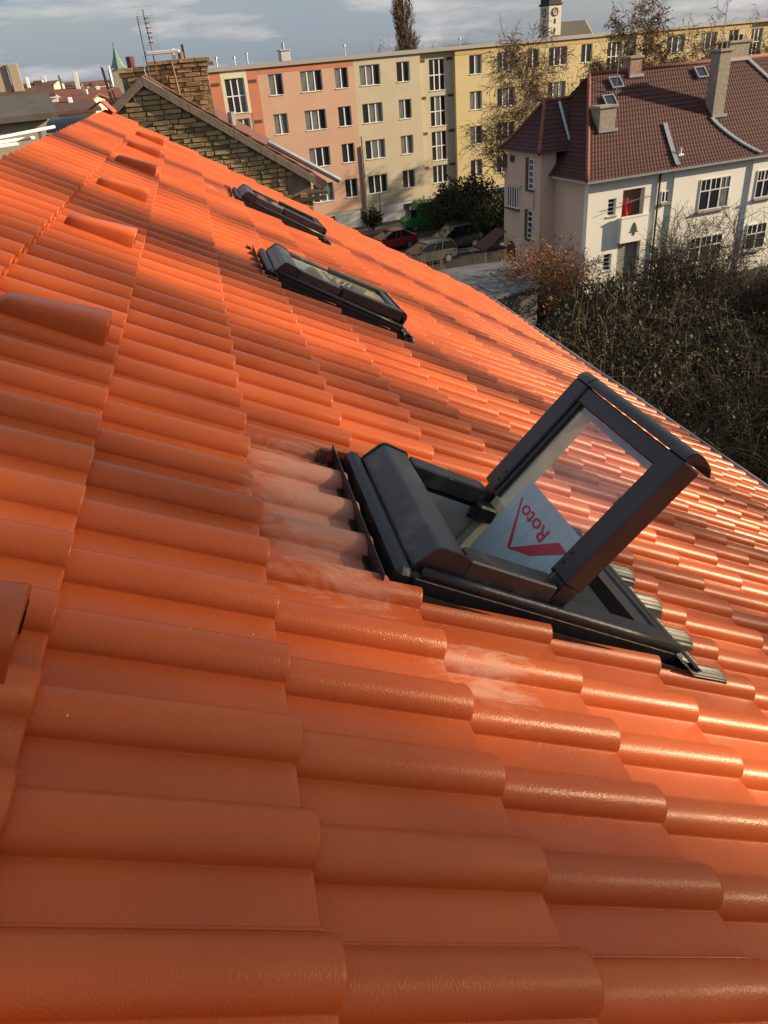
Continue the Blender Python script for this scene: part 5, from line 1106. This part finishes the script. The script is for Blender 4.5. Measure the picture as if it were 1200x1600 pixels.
# ---------------------------------------------------------------- unseen poplars and house, set towards the sun to shade roof and garden
TS = 46.0
def sunward(u, v, t=TS): return RW(v, u)+SUN*t
def columnar_tree(u, r_, tau, seed, z0=13.0, H=31.0):
    c = sunward(u, 1.4); r = random.Random(seed); tr, tw, lf = MB(), MB(), MB(); N = int(tau*2*r_*(H-z0)/0.0105)
    tr.tube([(0, 0, -0.1), (0.05, 0, 12), (0, 0.03, H-1)], [0.30, 0.2, 0.04], 8)
    for k in range(60):
        zb = r.uniform(z0-1, H-2); a = r.uniform(0, 6.28); tw.tube([(0, 0, zb), (r_*0.6*cos(a), r_*0.6*sin(a), zb+0.9), (r_*cos(a), r_*sin(a), zb+2.2)], [0.05, 0.03, 0.01], 3, cap=False)
    cl = [Vector((r.gauss(0, r_*0.55), r.gauss(0, r_*0.55), r.uniform(z0, H))) for k in range(60)]
    for k in range(N):
        p = cl[r.randrange(60)]+Vector((r.gauss(0, r_*0.25), r.gauss(0, r_*0.25), r.gauss(0, 0.30))) if r.random() < 0.6 else Vector((r.gauss(0, r_*0.6), r.gauss(0, r_*0.6), r.uniform(z0, H)))
        leaf(lf, r, p, 0.22*r.uniform(0.6, 1.3))
    o = thing('poplar_tree', 'narrow leafy poplar in the row on the sunny side', 'tree', (c.x+r.uniform(-2, 2), c.y, 0), group='poplars on the sunny side of the garden')
    tr.build('trunk', M_BARK, o, True); tw.build('crown', M_BARK, o); lf.build('leaves', M_LFO, o, kind='stuff')
for i, (u, r_, tau) in enumerate(((6.9, 0.20, 0.6), (5.15, 0.26, 0.8), (3.75, 0.34, 1.0), (2.55, 0.30, 0.9), (1.72, 0.26, 1.0), (1.12, 0.30, 0.8), (0.70, 0.28, 0.7), (0.25, 0.34, 1.0), (-0.35, 0.42, 1.0), (-1.2, 0.5, 1.0), (-2.1, 0.5, 1.2))): columnar_tree(u, r_, tau, 300+i, 25.65 if u < 1.4 else 13.0)
hb = thing('garden_house', 'plain beige house with red roof out beyond the garden', 'house', (50, 2, 0))  # unseen house, added so its shadow falls over the garden
q = MB(); q.box(0, 9, 0, 30, 0, 9.0); q.prism([(0, 0, 9), (9, 0, 9), (4.5, 0, 13)], (0, 0.3, 0)); q.prism([(0, 29.7, 9), (9, 29.7, 9), (4.5, 29.7, 13)], (0, 0.3, 0)); q.build('wall', M_BEIGE, hb)
q = MB(); q.prism([(-0.5, -0.4, 8.6), (4.5, -0.4, 13.1), (9.5, -0.4, 8.6), (9.5, -0.4, 8.4), (4.5, -0.4, 12.9), (-0.5, -0.4, 8.4)], (0, 30.8, 0)); q.build('roof', M_RROOF, hb)
for k in range(7):
    for zz in (1.2, 4.2, 7.0): q = MB(); q.box(-0.03, 0.0, 2+4*k, 3.2+4*k, zz, zz+1.4); q.build('window', M_WGL, hb)
